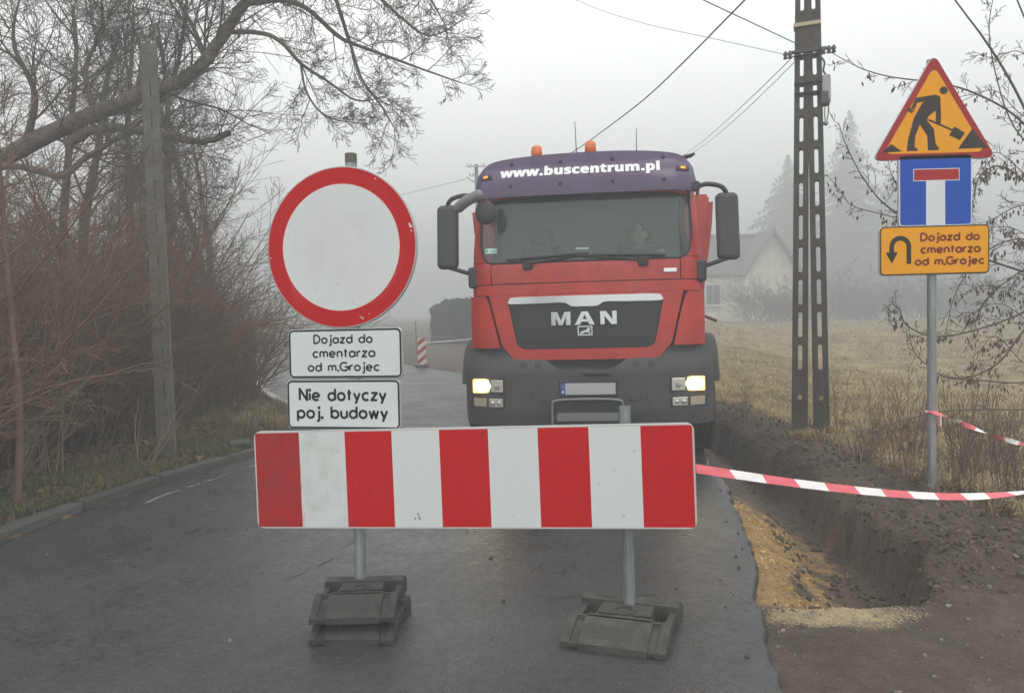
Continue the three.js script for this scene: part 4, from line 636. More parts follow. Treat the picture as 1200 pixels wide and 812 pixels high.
  part('tow_cover', box(0.27, 0.035, 0.05, 0.1, 0.955, bf(0, 0.95) + 0.01, 0.012), M_GREY, bumper);
  { // step frame with perforated tread
    const z = bf(0, 0.6) + 0.03, fr = std([0.2, 0.205, 0.21], 0.5, { metalness: 0.5 }); part('step_frame', bentTube([V(-0.335, 0.43, z), V(-0.335, 0.62, z), V(-0.325, 0.67, z), V(-0.28, 0.685, z), V(0.3, 0.685, z), V(0.345, 0.67, z), V(0.355, 0.62, z), V(0.355, 0.43, z)], 0.014, 80, 8), fr, bumper); part('step_recess', box(0.66, 0.25, 0.03, 0.01, 0.55, z - 0.03), M_DARK, bumper);
    const s = roundRect(0.6, 0.08, 0.01); for (let i = 0; i < 16; i++) for (let j = 0; j < 2; j++) { const h = new THREE.Path(); h.absarc(-0.275 + i * 0.0355 + j * 0.017, -0.018 + j * 0.036, 0.0115, 0, 6.2832); s.holes.push(h); } part('step_tread', new THREE.ExtrudeGeometry(s, { depth: 0.012, bevelEnabled: false, curveSegments: 5 }).translate(0.01, 0.52, z - 0.012), fr, bumper);
  }
  // lamps
  const M_LENS = phy([0.95, 0.97, 0.97], 0.05, { transmission: 1, thickness: 0 }), M_REFL = std([0.72, 0.7, 0.64], 0.25, { metalness: 0.8 }), M_HALO = std([0.8, 0.6, 0.3], 0.3, { emissive: lin(1, 0.48, 0.11), emissiveIntensity: 1.4 }), M_BEAM = std([1, 0.9, 0.7], 0.4, { emissive: lin(1, 0.84, 0.52), emissiveIntensity: 5 });
  for (const s of [-1, 1]) {
    const X = s * 1.0, Y = 0.825, z = (x, y) => bf(x, y), hl = part('headlight', bend(box(0.37, 0.165, 0.02, X, Y, 0, 0.03), bf, 0.004), M_DARK, bumper);
    part('reflector', bend(box(0.13, 0.125, 0.012, s * 0.895, Y, 0, 0.02), bf, 0.012), M_REFL, hl); part('side_bulb', new THREE.SphereGeometry(0.028, 14, 10).scale(1, 1, 0.5).translate(s * 0.895, Y - 0.005, z(s * 0.895, Y) + 0.024), std([0.3, 0.28, 0.25], 0.3), hl);
    const lx = s * 1.055, lz = z(lx, Y) + 0.015; part('lens_halo', new RoundedBoxGeometry(0.2, 0.142, 0.026, 4, 0.05).rotateY(s * 0.12).translate(lx, Y, lz - 0.004), M_HALO, hl); const lamp = part('lamp_glow', new THREE.SphereGeometry(0.08, 20, 14).scale(1.14, 0.8, 0.25).rotateY(s * 0.12).translate(lx, Y, lz + 0.006), M_BEAM, hl);  // orange lens rim glows to stand in for the warm halo round the lamp
    const sp = new THREE.SpotLight(lin(1, 0.82, 0.5), 0.14, 14, 0.9, 0.9, 2); sp.position.set(lx, Y, lz + 0.045); sp.target.position.set(lx + s * 0.1, 0.1, 6); sp.castShadow = true; sp.shadow.radius = 4; hl.add(sp, sp.target);
    const fl = part('fog_lamp', bend(box(0.37, 0.11, 0.02, X, 0.655, 0, 0.02), bf, 0.004), M_DARK, bumper); part('fog_reflector', bend(box(0.15, 0.085, 0.012, s * 0.91, 0.655, 0, 0.012), bf, 0.012), M_REFL, fl); part('turn_lens', bend(box(0.15, 0.085, 0.012, s * 1.085, 0.655, 0, 0.012), bf, 0.012), phy([0.38, 0.34, 0.26], 0.25), fl);
    for (const o of [-0.035, 0.035]) part('fog_bulb', new THREE.SphereGeometry(0.022, 12, 8).scale(1, 1, 0.5).translate(s * 0.91 + o, 0.655, z(s * 0.91, 0.655) + 0.02), std([0.5, 0.5, 0.48], 0.2, { metalness: 0.7 }), fl);
  }
  // mudguards and wheels
  const arch = new THREE.Shape(); arch.moveTo(-0.62, 0.45); arch.lineTo(-0.6, 0.85); arch.quadraticCurveTo(-0.55, 1.2, -0.1, 1.27); arch.lineTo(0.15, 1.27); arch.quadraticCurveTo(0.62, 1.25, 0.68, 0.82); arch.lineTo(0.62, 0.82); arch.quadraticCurveTo(0.55, 1.16, 0.12, 1.2); arch.lineTo(-0.1, 1.2); arch.quadraticCurveTo(-0.5, 1.15, -0.55, 0.85); arch.lineTo(-0.56, 0.45); arch.closePath();
  const tyre = () => { const prof = [[0.30, -0.15], [0.44, -0.165], [0.51, -0.16], [0.535, -0.135]]; for (let k = 0; k < 5; k++) { const c = -0.108 + k * 0.054; prof.push([0.54, c - 0.02], [0.54, c + 0.014], [0.522, c + 0.018], [0.522, c + 0.03]); } prof.push([0.535, 0.135], [0.51, 0.16], [0.44, 0.165], [0.30, 0.15]); return new THREE.LatheGeometry(prof.map(q => new THREE.Vector2(...q)), 48).rotateZ(Math.PI / 2); };
  const tg = tyre(), rim = new THREE.LatheGeometry([[0.0, 0.05], [0.12, 0.06], [0.14, 0.02], [0.24, 0.0], [0.27, 0.12], [0.305, 0.14], [0.305, -0.14]].map(q => new THREE.Vector2(...q)), 32).rotateZ(-Math.PI / 2), lug = box(0.09, 0.02, 0.035);
  const wheel = (x, z, s) => { const w = part('wheel', tg, M_RUBBER, truck, [x, 0.54, z]); part('rim', s > 0 ? rim : rim.clone().rotateY(Math.PI), M_DIRTY, w); const lugs = []; for (let k = 0; k < 30; k++) for (const q of [-1, 1]) lugs.push(lug.clone().translate(q * 0.1, 0.532, 0).rotateX(k / 30 * 6.283 + q * 0.05)); const l = part('tread', lugs, M_RUBBER, w); l.userData.kind = 'stuff'; };
  for (const s of [-1, 1]) {
    part('mudguard', new THREE.ExtrudeGeometry(arch, { depth: 0.34, bevelEnabled: true, bevelSize: 0.01, bevelThickness: 0.02, bevelSegments: 2 }).rotateY(-Math.PI / 2).translate(s > 0 ? 1.32 : -0.98, 0, -1.12), M_GREY, truck);
    wheel(s * 1.155, -1.12, s); wheel(s * 1.08, -4.6, s); wheel(s * 1.08, -5.95, s);
    part('marker_pod', box(0.05, 0.05, 0.08, s * 1.33, 0.86, -0.55, 0.015), M_BLACK, truck);
  }
  part('chassis', [box(0.09, 0.28, 6.6, -0.42, 0.95, -3.5), box(0.09, 0.28, 6.6, 0.42, 0.95, -3.5)], M_DARK, truck); for (const z of [-1.12, -4.6, -5.95]) part('axle', cyl(0.07, 0.07, 1.95, 12).rotateZ(Math.PI / 2), M_DARK, truck, [0, 0.54, z]); part('engine', box(0.7, 0.6, 1.0, 0, 0.85, -0.9, 0.05), M_DARK, truck); part('fuel_tank', box(0.5, 0.55, 1.1, 0.95, 0.75, -2.7, 0.08), M_ZINC, truck);
  // tipper body with flared sides
  const flare = (x, y) => x + Math.sign(x) * 0.16 * sstep(1.3, 2.95, y);
  const body = new THREE.Group(); body.name = 'tipper_body'; truck.add(body);
  const slab = (name, w, h, d, x, y, z) => { const g = new THREE.BoxGeometry(w, h, d, 1, 6, 1).translate(x, y, z), p = g.attributes.position; for (let i = 0; i < p.count; i++) p.setX(i, flare(p.getX(i), p.getY(i))); g.computeVertexNormals(); return part(name, g, M_RED, body); };
  slab('headboard', 2.5, 1.65, 0.06, 0, 2.1, -2.0); slab('side_panel', 0.06, 1.6, 4.7, 1.25, 2.1, -4.38); slab('side_panel', 0.06, 1.6, 4.7, -1.25, 2.1, -4.38); slab('tailgate', 2.5, 1.6, 0.06, 0, 2.1, -6.75); part('floor', box(2.5, 0.12, 4.8, 0, 1.27, -4.38), M_RED, body);
  for (let k = 0; k < 6; k++) for (const s of [-1, 1]) slab('rib', 0.07, 1.55, 0.1, s * 1.31, 2.08, -2.2 - k * 0.88);
  part('lifting_hook', bentTube([V(1.2, 2.92, -1.98), V(1.2, 3.04, -1.98), V(1.25, 3.1, -1.98), V(1.3, 3.04, -1.98), V(1.3, 2.92, -1.98)], 0.02, 24, 8), M_DARK, body);
  part('side_rod', rod(V(1.24, 1.5, -1.75), V(1.48, 1.4, -1.75), 0.018), std([0.12, 0.05, 0.03], 0.7), truck);
  // inside the cab
  part('dashboard', [box(2.1, 0.3, 0.42, 0, 1.93, -0.36, 0.06), box(0.62, 0.12, 0.24, 0.55, 2.08, -0.42, 0.05)], M_DARK, cab);
  for (const x of [-0.55, 0.58]) { const s = part('seat', [box(0.52, 0.16, 0.5, x, 1.55, -1.2, 0.06), box(0.5, 0.72, 0.16, x, 1.98, -1.48, 0.07)], std([0.04, 0.042, 0.045], 0.9), cab); part('headrest', box(0.28, 0.2, 0.12, x, 2.45, -1.5, 0.05), std([0.04, 0.042, 0.045], 0.9), s); }
  part('steering_wheel', new THREE.TorusGeometry(0.22, 0.017, 8, 32).rotateX(-0.95).translate(0.56, 2.08, -0.62), M_BLACK, cab); part('steering_column', rod(V(0.56, 1.8, -0.45), V(0.56, 2.06, -0.61), 0.04), M_BLACK, cab);
  part('hanging_cord', rod(V(-0.9, 2.72, -0.3), V(-0.9, 2.26, -0.28), 0.003, 5), M_DARK, cab);

  // driver, seated at the wheel
  const cap = (p, a, b, ra, rb) => { const ab = b.clone().sub(a), ap = p.clone().sub(a), t = clamp(ap.dot(ab) / ab.lengthSq(), 0, 1); return ap.addScaledVector(ab, -t).length() - lerp(ra, rb, t); };
  const smin = (a, b, k) => { const h = clamp(0.5 + 0.5 * (b - a) / k, 0, 1); return lerp(b, a, h) - k * h * (1 - h); };
  function field(c, half, res, f) {
    const mc = new MarchingCubes(res, new THREE.MeshBasicMaterial(), false, false, 120000); mc.isolation = 0; const h = res / 2;
    for (let k = 0; k < res; k++) for (let j = 0; j < res; j++) for (let i = 0; i < res; i++) mc.field[k * res * res + j * res + i] = -f(V(c.x + (i - h) / h * half, c.y + (j - h) / h * half, c.z + (k - h) / h * half));
    mc.update(); const n = mc.count ?? mc.geometry.drawRange.count, g = new THREE.BufferGeometry(); const p = new Float32Array(mc.positionArray.slice(0, n * 3)); for (let i = 0; i < n; i++) { p[3 * i] = p[3 * i] * half + c.x; p[3 * i + 1] = p[3 * i + 1] * half + c.y; p[3 * i + 2] = p[3 * i + 2] * half + c.z; }
    g.setAttribute('position', new THREE.BufferAttribute(p, 3)); g.setAttribute('normal', new THREE.BufferAttribute(new Float32Array(mc.normalArray.slice(0, n * 3)).map(v => -v), 3)); const m = mergeVertices(g.deleteAttribute('normal'), 1e-4); m.computeVertexNormals(); return m;
  }
  const man = thing('person', 'driver in dark jacket sitting at the wheel behind the windscreen', 'person', [0, 0, 0]); man.position.copy(truck.position); man.rotation.copy(truck.rotation);
  const S = 0.58, hands = [V(S - 0.2, 2.12, -0.58), V(S + 0.2, 2.14, -0.58)], bones = [[V(S, 1.62, -1.3), V(S, 1.95, -1.28), 0.15, 0.16], [V(S - 0.13, 2.1, -1.28), V(S + 0.13, 2.1, -1.28), 0.085, 0.085], [V(S, 2.05, -1.27), V(S, 2.28, -1.22), 0.07, 0.055], [V(S - 0.1, 1.62, -1.25), V(S - 0.14, 1.68, -0.8), 0.09, 0.07], [V(S + 0.1, 1.62, -1.25), V(S + 0.14, 1.68, -0.8), 0.09, 0.07], [V(S - 0.14, 1.68, -0.8), V(S - 0.14, 1.25, -0.7), 0.065, 0.05], [V(S + 0.14, 1.68, -0.8), V(S + 0.14, 1.25, -0.7), 0.065, 0.05]];
  hands.forEach((h, i) => { const s = i ? 1 : -1, el = V(S + s * 0.27, 1.86, -1.0); bones.push([V(S + s * 0.2, 2.1, -1.27), el, 0.065, 0.05], [el, h.clone().add(V(0, 0, -0.06)), 0.048, 0.032]); });
  const torso = field(V(S, 1.75, -1.0), 0.62, 72, (p) => bones.reduce((d, [a, b, ra, rb]) => smin(d, cap(p, a, b, ra, rb), 0.045), 9));
  const HC = V(S - 0.01, 2.4, -1.2);
  const head = field(HC, 0.19, 60, (p) => { const q = p.clone().sub(HC), e = Math.hypot(q.x / 0.076, q.y / 0.115, q.z / 0.092) - 1; let d = e * 0.08; d = smin(d, cap(p, HC.clone().add(V(0, -0.06, 0.04)), HC.clone().add(V(0, -0.085, 0.055)), 0.045, 0.035), 0.03); d = smin(d, cap(p, HC.clone().add(V(0, 0.01, 0.088)), HC.clone().add(V(0, -0.03, 0.108)), 0.009, 0.014), 0.012); for (const s of [-1, 1]) { d = smin(d, cap(p, HC.clone().add(V(s * 0.078, 0.01, -0.005)), HC.clone().add(V(s * 0.078, -0.03, 0)), 0.014, 0.01), 0.008); d = Math.max(d, -(q.clone().sub(V(s * 0.031, 0.012, 0.1)).length() - 0.017)); } d = Math.max(d, -(Math.hypot(q.x * 0.45, (q.y + 0.062) * 2.2, q.z - 0.103) - 0.011)); d = smin(d, cap(p, HC.clone().add(V(0, -0.08, -0.01)), HC.clone().add(V(0, -0.16, -0.02)), 0.05, 0.055), 0.03); return d; });
  const hand = (h, s) => field(h, 0.11, 40, (p) => { let d = cap(p, h.clone().add(V(0, 0, -0.06)), h.clone().add(V(0, 0.012, -0.015)), 0.026, 0.03); for (let k = 0; k < 4; k++) { const o = V(s * (0.03 - k * 0.02), 0.018 - 0.006 * Math.abs(k - 1.3), 0.005), a = h.clone().add(o), b = a.clone().add(V(0, 0.006, 0.03)), c = b.clone().add(V(0, -0.026, 0.014)), e = c.clone().add(V(0, -0.016 + 0.004 * k, -0.014)); d = smin(d, Math.min(cap(p, a, b, 0.0095, 0.009), cap(p, b, c, 0.009, 0.0085), cap(p, c, e, 0.0085, 0.008)), 0.006); } const a = h.clone().add(V(-s * 0.03, -0.002, -0.03)), b = a.clone().add(V(-s * 0.016, 0.0, 0.03)), c = b.clone().add(V(s * 0.004, 0.004, 0.026)); return smin(d, Math.min(cap(p, a, b, 0.012, 0.01), cap(p, b, c, 0.01, 0.009)), 0.006); });
  const SKIN = std([0.42, 0.25, 0.18], 0.6); 
  const col = (g, c) => { const n = g.attributes.position.count, a = new Float32Array(n * 3); for (let i = 0; i < n; i++) { a[3 * i] = c[0]; a[3 * i + 1] = c[1]; a[3 * i + 2] = c[2]; } g.setAttribute('color', new THREE.BufferAttribute(a, 3)); return g; };
  const bodyGeo = mergeGeometries([col(torso, [0.05, 0.055, 0.065]), col(head, [0.42, 0.26, 0.19]), col(hand(hands[0], -1), [0.42, 0.26, 0.19]), col(hand(hands[1], 1), [0.42, 0.26, 0.19])]);
  part('body', bodyGeo, new THREE.MeshStandardMaterial({ vertexColors: true, roughness: 0.75 }), man);
  part('hair', new THREE.SphereGeometry(0.1, 20, 14, 0, 6.2832, 0, 1.75).scale(0.84, 1.18, 0.98).rotateX(-0.5).translate(HC.x, HC.y + 0.012, HC.z - 0.008), std([0.035, 0.028, 0.022], 0.9), man);
}
// ---------------------------------------------------------------- bare trees and thicket on the left
const barkGrain = tile(512, 61, [[8], [40], [160]], (v, r) => grey(0.5 + 0.5 * (v[0] - 0.5) + 0.45 * (v[1] - 0.5) + 0.3 * (v[2] - 0.5) + 0.1), false);
const M_BARK = std([0.185, 0.158, 0.132], 0.95, { map: barkGrain, bumpMap: barkGrain, bumpScale: 0.02 }), M_TWIG = std([0.085, 0.068, 0.056], 0.95), M_CANE = std([0.165, 0.102, 0.066], 0.95), M_CANE2 = std([0.135, 0.085, 0.06], 0.95), M_PALE = std([0.22, 0.17, 0.115], 0.95), M_DEAD = std([0.12, 0.085, 0.062], 0.95, { side: THREE.DoubleSide });
const TREE = { wob: 0.34, grav: 0.012, kids: [0, 9, 9, 7, 5], angle: 0.85, shrink: 0.62, minR: 0.0029 };
function limb(T, R, list, r0, r1, seg = 9) { const c = new THREE.CatmullRomCurve3(list.map(q => q.isVector3 ? q : at(...q))), n = Math.max(8, list.length * 4), pts = [], rad = []; for (let i = 0; i <= n; i++) { const p = c.getPoint(i / n); p.add(V((R() - 0.5) * r1 * 0.5, (R() - 0.5) * r1 * 0.5, 0)); pts.push(p); rad.push(lerp(r0, r1, i / n) * (1 + 0.12 * (R() - 0.5))); } T.tube(pts, rad, seg); return [pts, rad]; }
{
  const R = rng(101), t = thing('bare_tree', 'big leafless tree whose thick limb leans over the road behind the pole stub', 'tree');
  const base = V(-7.4, land(-7.4, -10.2), -10.2), A = new Twigs(), C = new Twigs(), z = 10.1;
  const add = ([pts, rad], len, level, kids, from) => side(C, R, pts, rad, len, level, { ...TREE, kids: kids }, from);
  const L1 = limb(A, R, [base.clone().add(V(0, -0.2, 0)), base.clone().add(V(0.1, 1.2, 0)), [-75, 250, z], [0, 188, z], [60, 155, z], [110, 133, z], [175, 108, z], [215, 92, z], [240, 70, z], [263, 38, z], [287, 2, z], [310, -45, z], [330, -110, z + 0.2]], 0.135, 0.05, 12);
  add(L1, 3.0, 3, [0, 9, 10, 26], 0.3);
  const L2 = limb(A, R, [[78, 168, z], [110, 152, z], [150, 151, z], [195, 159, z], [238, 166, z], [268, 155, z - 0.1]], 0.07, 0.04, 8); add(L2, 1.9, 3, [0, 7, 8, 12], 0.3);
  const L3 = limb(A, R, [[-40, 196, z], [30, 196, z - 0.2], [72, 206, z - 0.2], [96, 188, z - 0.2], [130, 166, z - 0.1], [168, 138, z], [200, 100, z + 0.2], [214, 40, z + 0.3], [220, -20, z + 0.4]], 0.05, 0.02, 8); add(L3, 1.9, 3, [0, 8, 8, 16], 0.2);
  const zz = z - 0.6;
  for (const [list, r, len, k] of [
    [[[263, 38, z], [298, 38, z - 0.1], [330, 50, zz], [352, 74, zz], [385, 96, zz], [420, 118, zz - 0.2], [455, 112, zz - 0.3]], 0.045, 1.3, 12],
    [[[286, 5, z], [330, 0, z - 0.2], [362, 12, zz], [400, 45, zz], [432, 58, zz], [470, 72, zz - 0.3], [503, 84, zz - 0.5], [540, 97, zz - 0.6]], 0.05, 1.35, 13],
    [[[300, -25, z], [350, -40, z], [400, -20, zz], [440, -5, zz], [475, 25, zz - 0.2], [505, 42, zz - 0.4], [545, 22, zz - 0.5]], 0.045, 1.3, 13],
    [[[330, -90, z], [370, -60, z], [392, -5, zz], [410, 50, zz], [425, 95, zz], [445, 122, zz], [468, 160, zz]], 0.045, 1.25, 13],
    [[[352, 74, zz], [358, 105, zz], [372, 128, zz], [392, 140, zz - 0.1], [430, 145, zz - 0.2]], 0.02, 0.9, 7],
    [[[330, -110, z], [400, -90, zz], [470, -50, zz], [505, 0, zz], [525, 35, zz]], 0.04, 1.2, 11],
    [[[240, 70, z], [225, 30, z], [200, -15, z], [190, -60, z]], 0.05, 1.9, 12],
    [[[110, 133, z], [100, 80, z + 0.1], [120, 30, z + 0.2], [110, -40, z + 0.2]], 0.06, 2.0, 13],
    [[[30, 170, z], [40, 110, z - 0.2], [15, 50, z - 0.3], [30, -30, z]], 0.07, 2.1, 13],
    [[[160, 115, z], [165, 60, z + 0.3], [150, 10, z + 0.4], [160, -50, z + 0.4]], 0.045, 1.8, 11],
    [[[190, 158, z], [205, 195, z - 0.2], [228, 225, z - 0.3], [262, 236, z - 0.3]], 0.025, 1.2, 8],
  ]) add(limb(C, R, list, r * 0.8, 0.006, 5), len, 3, [0, 7, 8, k * 1.4], 0.06);
  part('trunk', A.geometry(), M_BARK, t); part('crown', C.geometry(), M_TWIG, t);
}
function plainTree(seed, h, spread) {
  const R = rng(seed), A = new Twigs(), C = new Twigs(), pts = [], rad = [], d = V(0.05, 1, 0), q = V(0, -0.2, 0);
  for (let k = 0; k <= 10; k++) { pts.push(q.clone()); rad.push(lerp(0.11, 0.025, k / 10)); d.add(V((R() - 0.5) * 0.25, 0.1, (R() - 0.5) * 0.25)).normalize(); q.addScaledVector(d, h / 10); }
  A.tube(pts, rad, 8); side(C, R, pts, rad, spread, 3, { ...TREE, kids: [0, 9, 9, 30], grav: 0.03 }, 0.3); return [A.geometry(), C.geometry()];
}
const trees = [plainTree(7, 6.6, 3.0), plainTree(8, 5.8, 2.8)];
let firstTree = [];
for (const [k, x, z, turn, s, label] of [
  [0, -5.6, -12.5, 0.2, 1.0, 'thin leafless tree in the thicket just behind the pole stub'], [1, -6.1, -15.2, 2.1, 1.0, 'leafless tree at the far end of the picket fence'], [0, -7.6, -15.5, 4.0, 1.15, 'tall leafless tree deep in the thicket'], [1, -8.3, -9.4, 1.1, 1.25, 'leafless tree right beside the trunk of the big leaning tree'], [1, -9.2, -12.2, 5.2, 1.2, 'leafless tree beside the big leaning tree'], [0, -7.6, -20, 1.2, 1.05, 'hazy leafless tree by the grass slope of the far bend'], [1, -11.5, -24, 3.3, 1.2, 'pale leafless tree beyond the far bend of the road'], [0, -15.5, -33, 2.6, 1.25, 'faint leafless tree lost in the fog beyond the bend'], [1, -10.4, -15.5, 0.7, 1.3, 'leafless tree with a wide crown far back in the thicket'], [0, -6.8, -11.4, 5.5, 0.95, 'leafless tree between the big leaning tree and the pole stub'], [1, -12.5, -18, 1.9, 1.45, 'large leafless tree at the back of the thicket'], [0, -10.6, -11.2, 2.9, 1.1, 'leafless tree standing deepest behind the big leaning tree'], [1, -7.3, -13.4, 4.4, 1.15, 'leafless tree in the middle of the brown shrubs'],
]) {
  let t; if (!firstTree[k]) { t = firstTree[k] = thing('bare_tree', label, 'tree', [0, 0, 0], 0, 'leafless trees along the verge'); part('trunk', trees[k][0], M_BARK, t); part('crown', trees[k][1], M_TWIG, t); } else t = copy(firstTree[k], label);
  t.position.set(x, land(x, z), z); t.rotation.y = turn; t.scale.setScalar(s);
}
// shrubs
function shrubGeo(seed, stems, h, o) {
  const R = rng(seed), T = new Twigs(); for (let s = 0; s < stems; s++) { const a = R() * 6.28, r = 0.45 * Math.sqrt(R()), lean = 0.12 + 0.4 * R(), d = V(Math.cos(a) * lean, 1, Math.sin(a) * lean); grow(T, R, V(Math.cos(a) * r, -0.1, Math.sin(a) * r), d, h * (0.55 + 0.5 * R()), 0.011 + 0.009 * R(), 2, o); } return T.geometry();
}
const CANE = { wob: 0.22, grav: -0.035, kids: [0, 7, 9], angle: 0.55, shrink: 0.42, minR: 0.0025 };
const shrubKinds = [shrubGeo(31, 52, 3.1, CANE), shrubGeo(32, 46, 2.8, { ...CANE, wob: 0.34, angle: 0.8 }), shrubGeo(33, 50, 2.3, { ...CANE, grav: -0.07, wob: 0.3 }), shrubGeo(34, 22, 2.5, { ...CANE, minR: 0.008, kids: [0, 6, 7] })], shrubMats = [M_CANE, M_CANE2, M_CANE, M_CANE2];
const firstShrub = [];
function shrub(k, x, z, turn, s, label, group, squash = 1) {
  let t; if (!firstShrub[k]) { t = firstShrub[k] = thing('shrub', label, 'shrub', [0, 0, 0], 0, group); part('stems', shrubKinds[k], shrubMats[k], t); } else t = copy(firstShrub[k], label, group);
  t.position.set(x, land(x, z), z); t.rotation.y = turn; t.scale.set(s * 1.15, s * squash, s * 1.15); return t;
}
{
  const R = rng(77), spots = [[-4.9, -10.6], [-4.75, -12.2], [-5.7, -9.6], [-6.0, -11.2], [-5.0, -8.6], [-6.3, -8.4], [-5.6, -7.4], [-7.0, -9.5], [-5.3, -6.3], [-6.4, -6.6], [-7.4, -7.5], [-4.9, -5.2], [-6.0, -5.3], [-5.0, -13.6], [-6.3, -13.2], [-7.2, -11.8], [-8.2, -10.2], [-5.9, -14.8], [-7.4, -14], [-8.6, -8.4], [-7.0, -16.5], [-4.65, -9.6], [-8.4, -13]];
  spots.forEach(([x, z], i) => shrub(i % 3, x, z, R() * 6.28, (x > -5.1 ? 0.78 : 0.95) + (x > -5.1 ? 0.2 : 0.4) * R(), ['tall upright reddish brown leafless shrub of the thicket behind the kerb', 'crooked twiggy greyish brown leafless shrub of the thicket behind the kerb', 'low drooping reddish brown leafless shrub of the thicket behind the kerb'][i % 3], 'brown shrubs of the thicket'));
  const far = [965, 990, 1015, 1040, 1070, 1100, 1130, 1160, 1190, 1220, 1005, 1085].map((px, i) => [at(px, 370, 62 + (i * 5) % 11).x, -62 - (i * 5) % 11]); far.forEach(([x, z], i) => shrub(3, x, z, R() * 6.28, 2.3 + 0.6 * R(), 'hazy bush of the hedgerow at the far edge of the field', 'hazy hedgerow bushes', 0.62));
  [888, 902, 917, 935].map((px, i) => [at(px, 380, 55 + i).x, -55 - i]).forEach(([x, z], i) => shrub(3, x, z, R() * 6.28, 1.6 + 0.2 * R(), 'leafless bush in front of the pale house', 'bushes before the house', 0.75));
  [[-12.5, -30], [-15, -31], [-13.8, -36], [-17, -36], [-18.5, -32]].forEach(([x, z], i) => shrub(3, x, z, R() * 6.28, 1.3, 'foggy bush beyond the far bend', 'foggy bushes past the bend', 0.8));
  // pale dead canes leaning out of the thicket
  for (const [a, b, label] of [[[170, 545, 8.1], [192, 465, 8.2], 'broken pale stalks beside the foot of the pole stub'], [[30, 560, 7.2], [110, 440, 7.6], 'fallen grey branch leaning in the thicket'], [[60, 430, 7.4], [90, 330, 7.6], 'pale arching cane in the thicket']]) {
    const T = new Twigs(), p = at(...a); p.y = Math.min(p.y, land(p.x, p.z)); const q = at(...b); for (let k = 0; k < 7; k++) { const s = p.clone().add(V((R() - 0.5) * 0.3, 0, (R() - 0.5) * 0.3)); s.y = land(s.x, s.z) - 0.02; grow(T, R, s, q.clone().sub(p).add(V((R() - 0.5) * 0.7, 0, (R() - 0.5) * 0.5)), p.distanceTo(q) * (0.6 + 0.5 * R()), 0.009, 1, { ...CANE, kids: [0, 3, 4] }); } solo('dead_stalks', T.geometry(), M_PALE, label, 'dead stalks');
  }
  const T = new Twigs(), p0 = at(10, 560, 6.6); p0.y = land(p0.x, p0.z); limb(T, R, [p0, at(40, 500, 6.8), at(75, 470, 7.0), at(110, 440, 7.2)], 0.045, 0.02, 7); solo('fallen_branch', T.geometry(), M_BARK, 'thick dark branch leaning against the shrubs above the kerb', 'branch');
  const S = new Twigs(), s0 = at(18, 600, 6.2); s0.y = land(s0.x, s0.z) - 0.1; const st = limb(S, R, [s0, at(22, 480, 6.3), at(12, 360, 6.35), at(2, 240, 6.4), at(-6, 120, 6.4)], 0.035, 0.012, 6); side(S, R, ...st, 1.1, 2, { ...CANE, kids: [0, 5, 8] }, 0.3); solo('sapling', S.geometry(), M_CANE2, 'slim upright sapling standing at the front of the thicket', 'sapling');
}
// picket fence inside the thicket
{
  const f = thing('picket_fence', 'old grey picket fence half hidden in the thicket', 'fence'), g = box(0.085, 1.35, 0.02, 0, 0.66, 0, 0.004), ms = [0.055, 0.07, 0.045].map(k => std([k, k * 0.95, k * 0.88], 0.95, { map: barkGrain })), R = rng(15);
  let z = -5.0, k = 0; const fx = (q) => -5.5 + 0.75 * sstep(-6, -9.5, q) + 0.1 * Math.sin(q);
  while (z > -14.5) { const x = fx(z), y = land(x, z); part('picket', g, ms[k % 3], f, [x, y - 0.05 + 0.04 * R(), z], [0.02 * (R() - 0.5), Math.PI / 2 + 0.2 * (R() - 0.5), 0.06 * (R() - 0.5)]); if (k % 16 === 0) part('fence_post', box(0.1, 1.4, 0.1, 0, 0.6, 0), ms[2], f, [x - 0.1, y, z]); z -= 0.128; k++; }
  for (const h of [0.3, 1.0]) { const pts = []; for (let q = -5; q >= -14.5; q -= 0.5) pts.push(V(fx(q) - 0.035, land(fx(q), q) + h, q)); part('rail', bentTube(pts, 0.025, 60, 4), ms[1], f); }
}
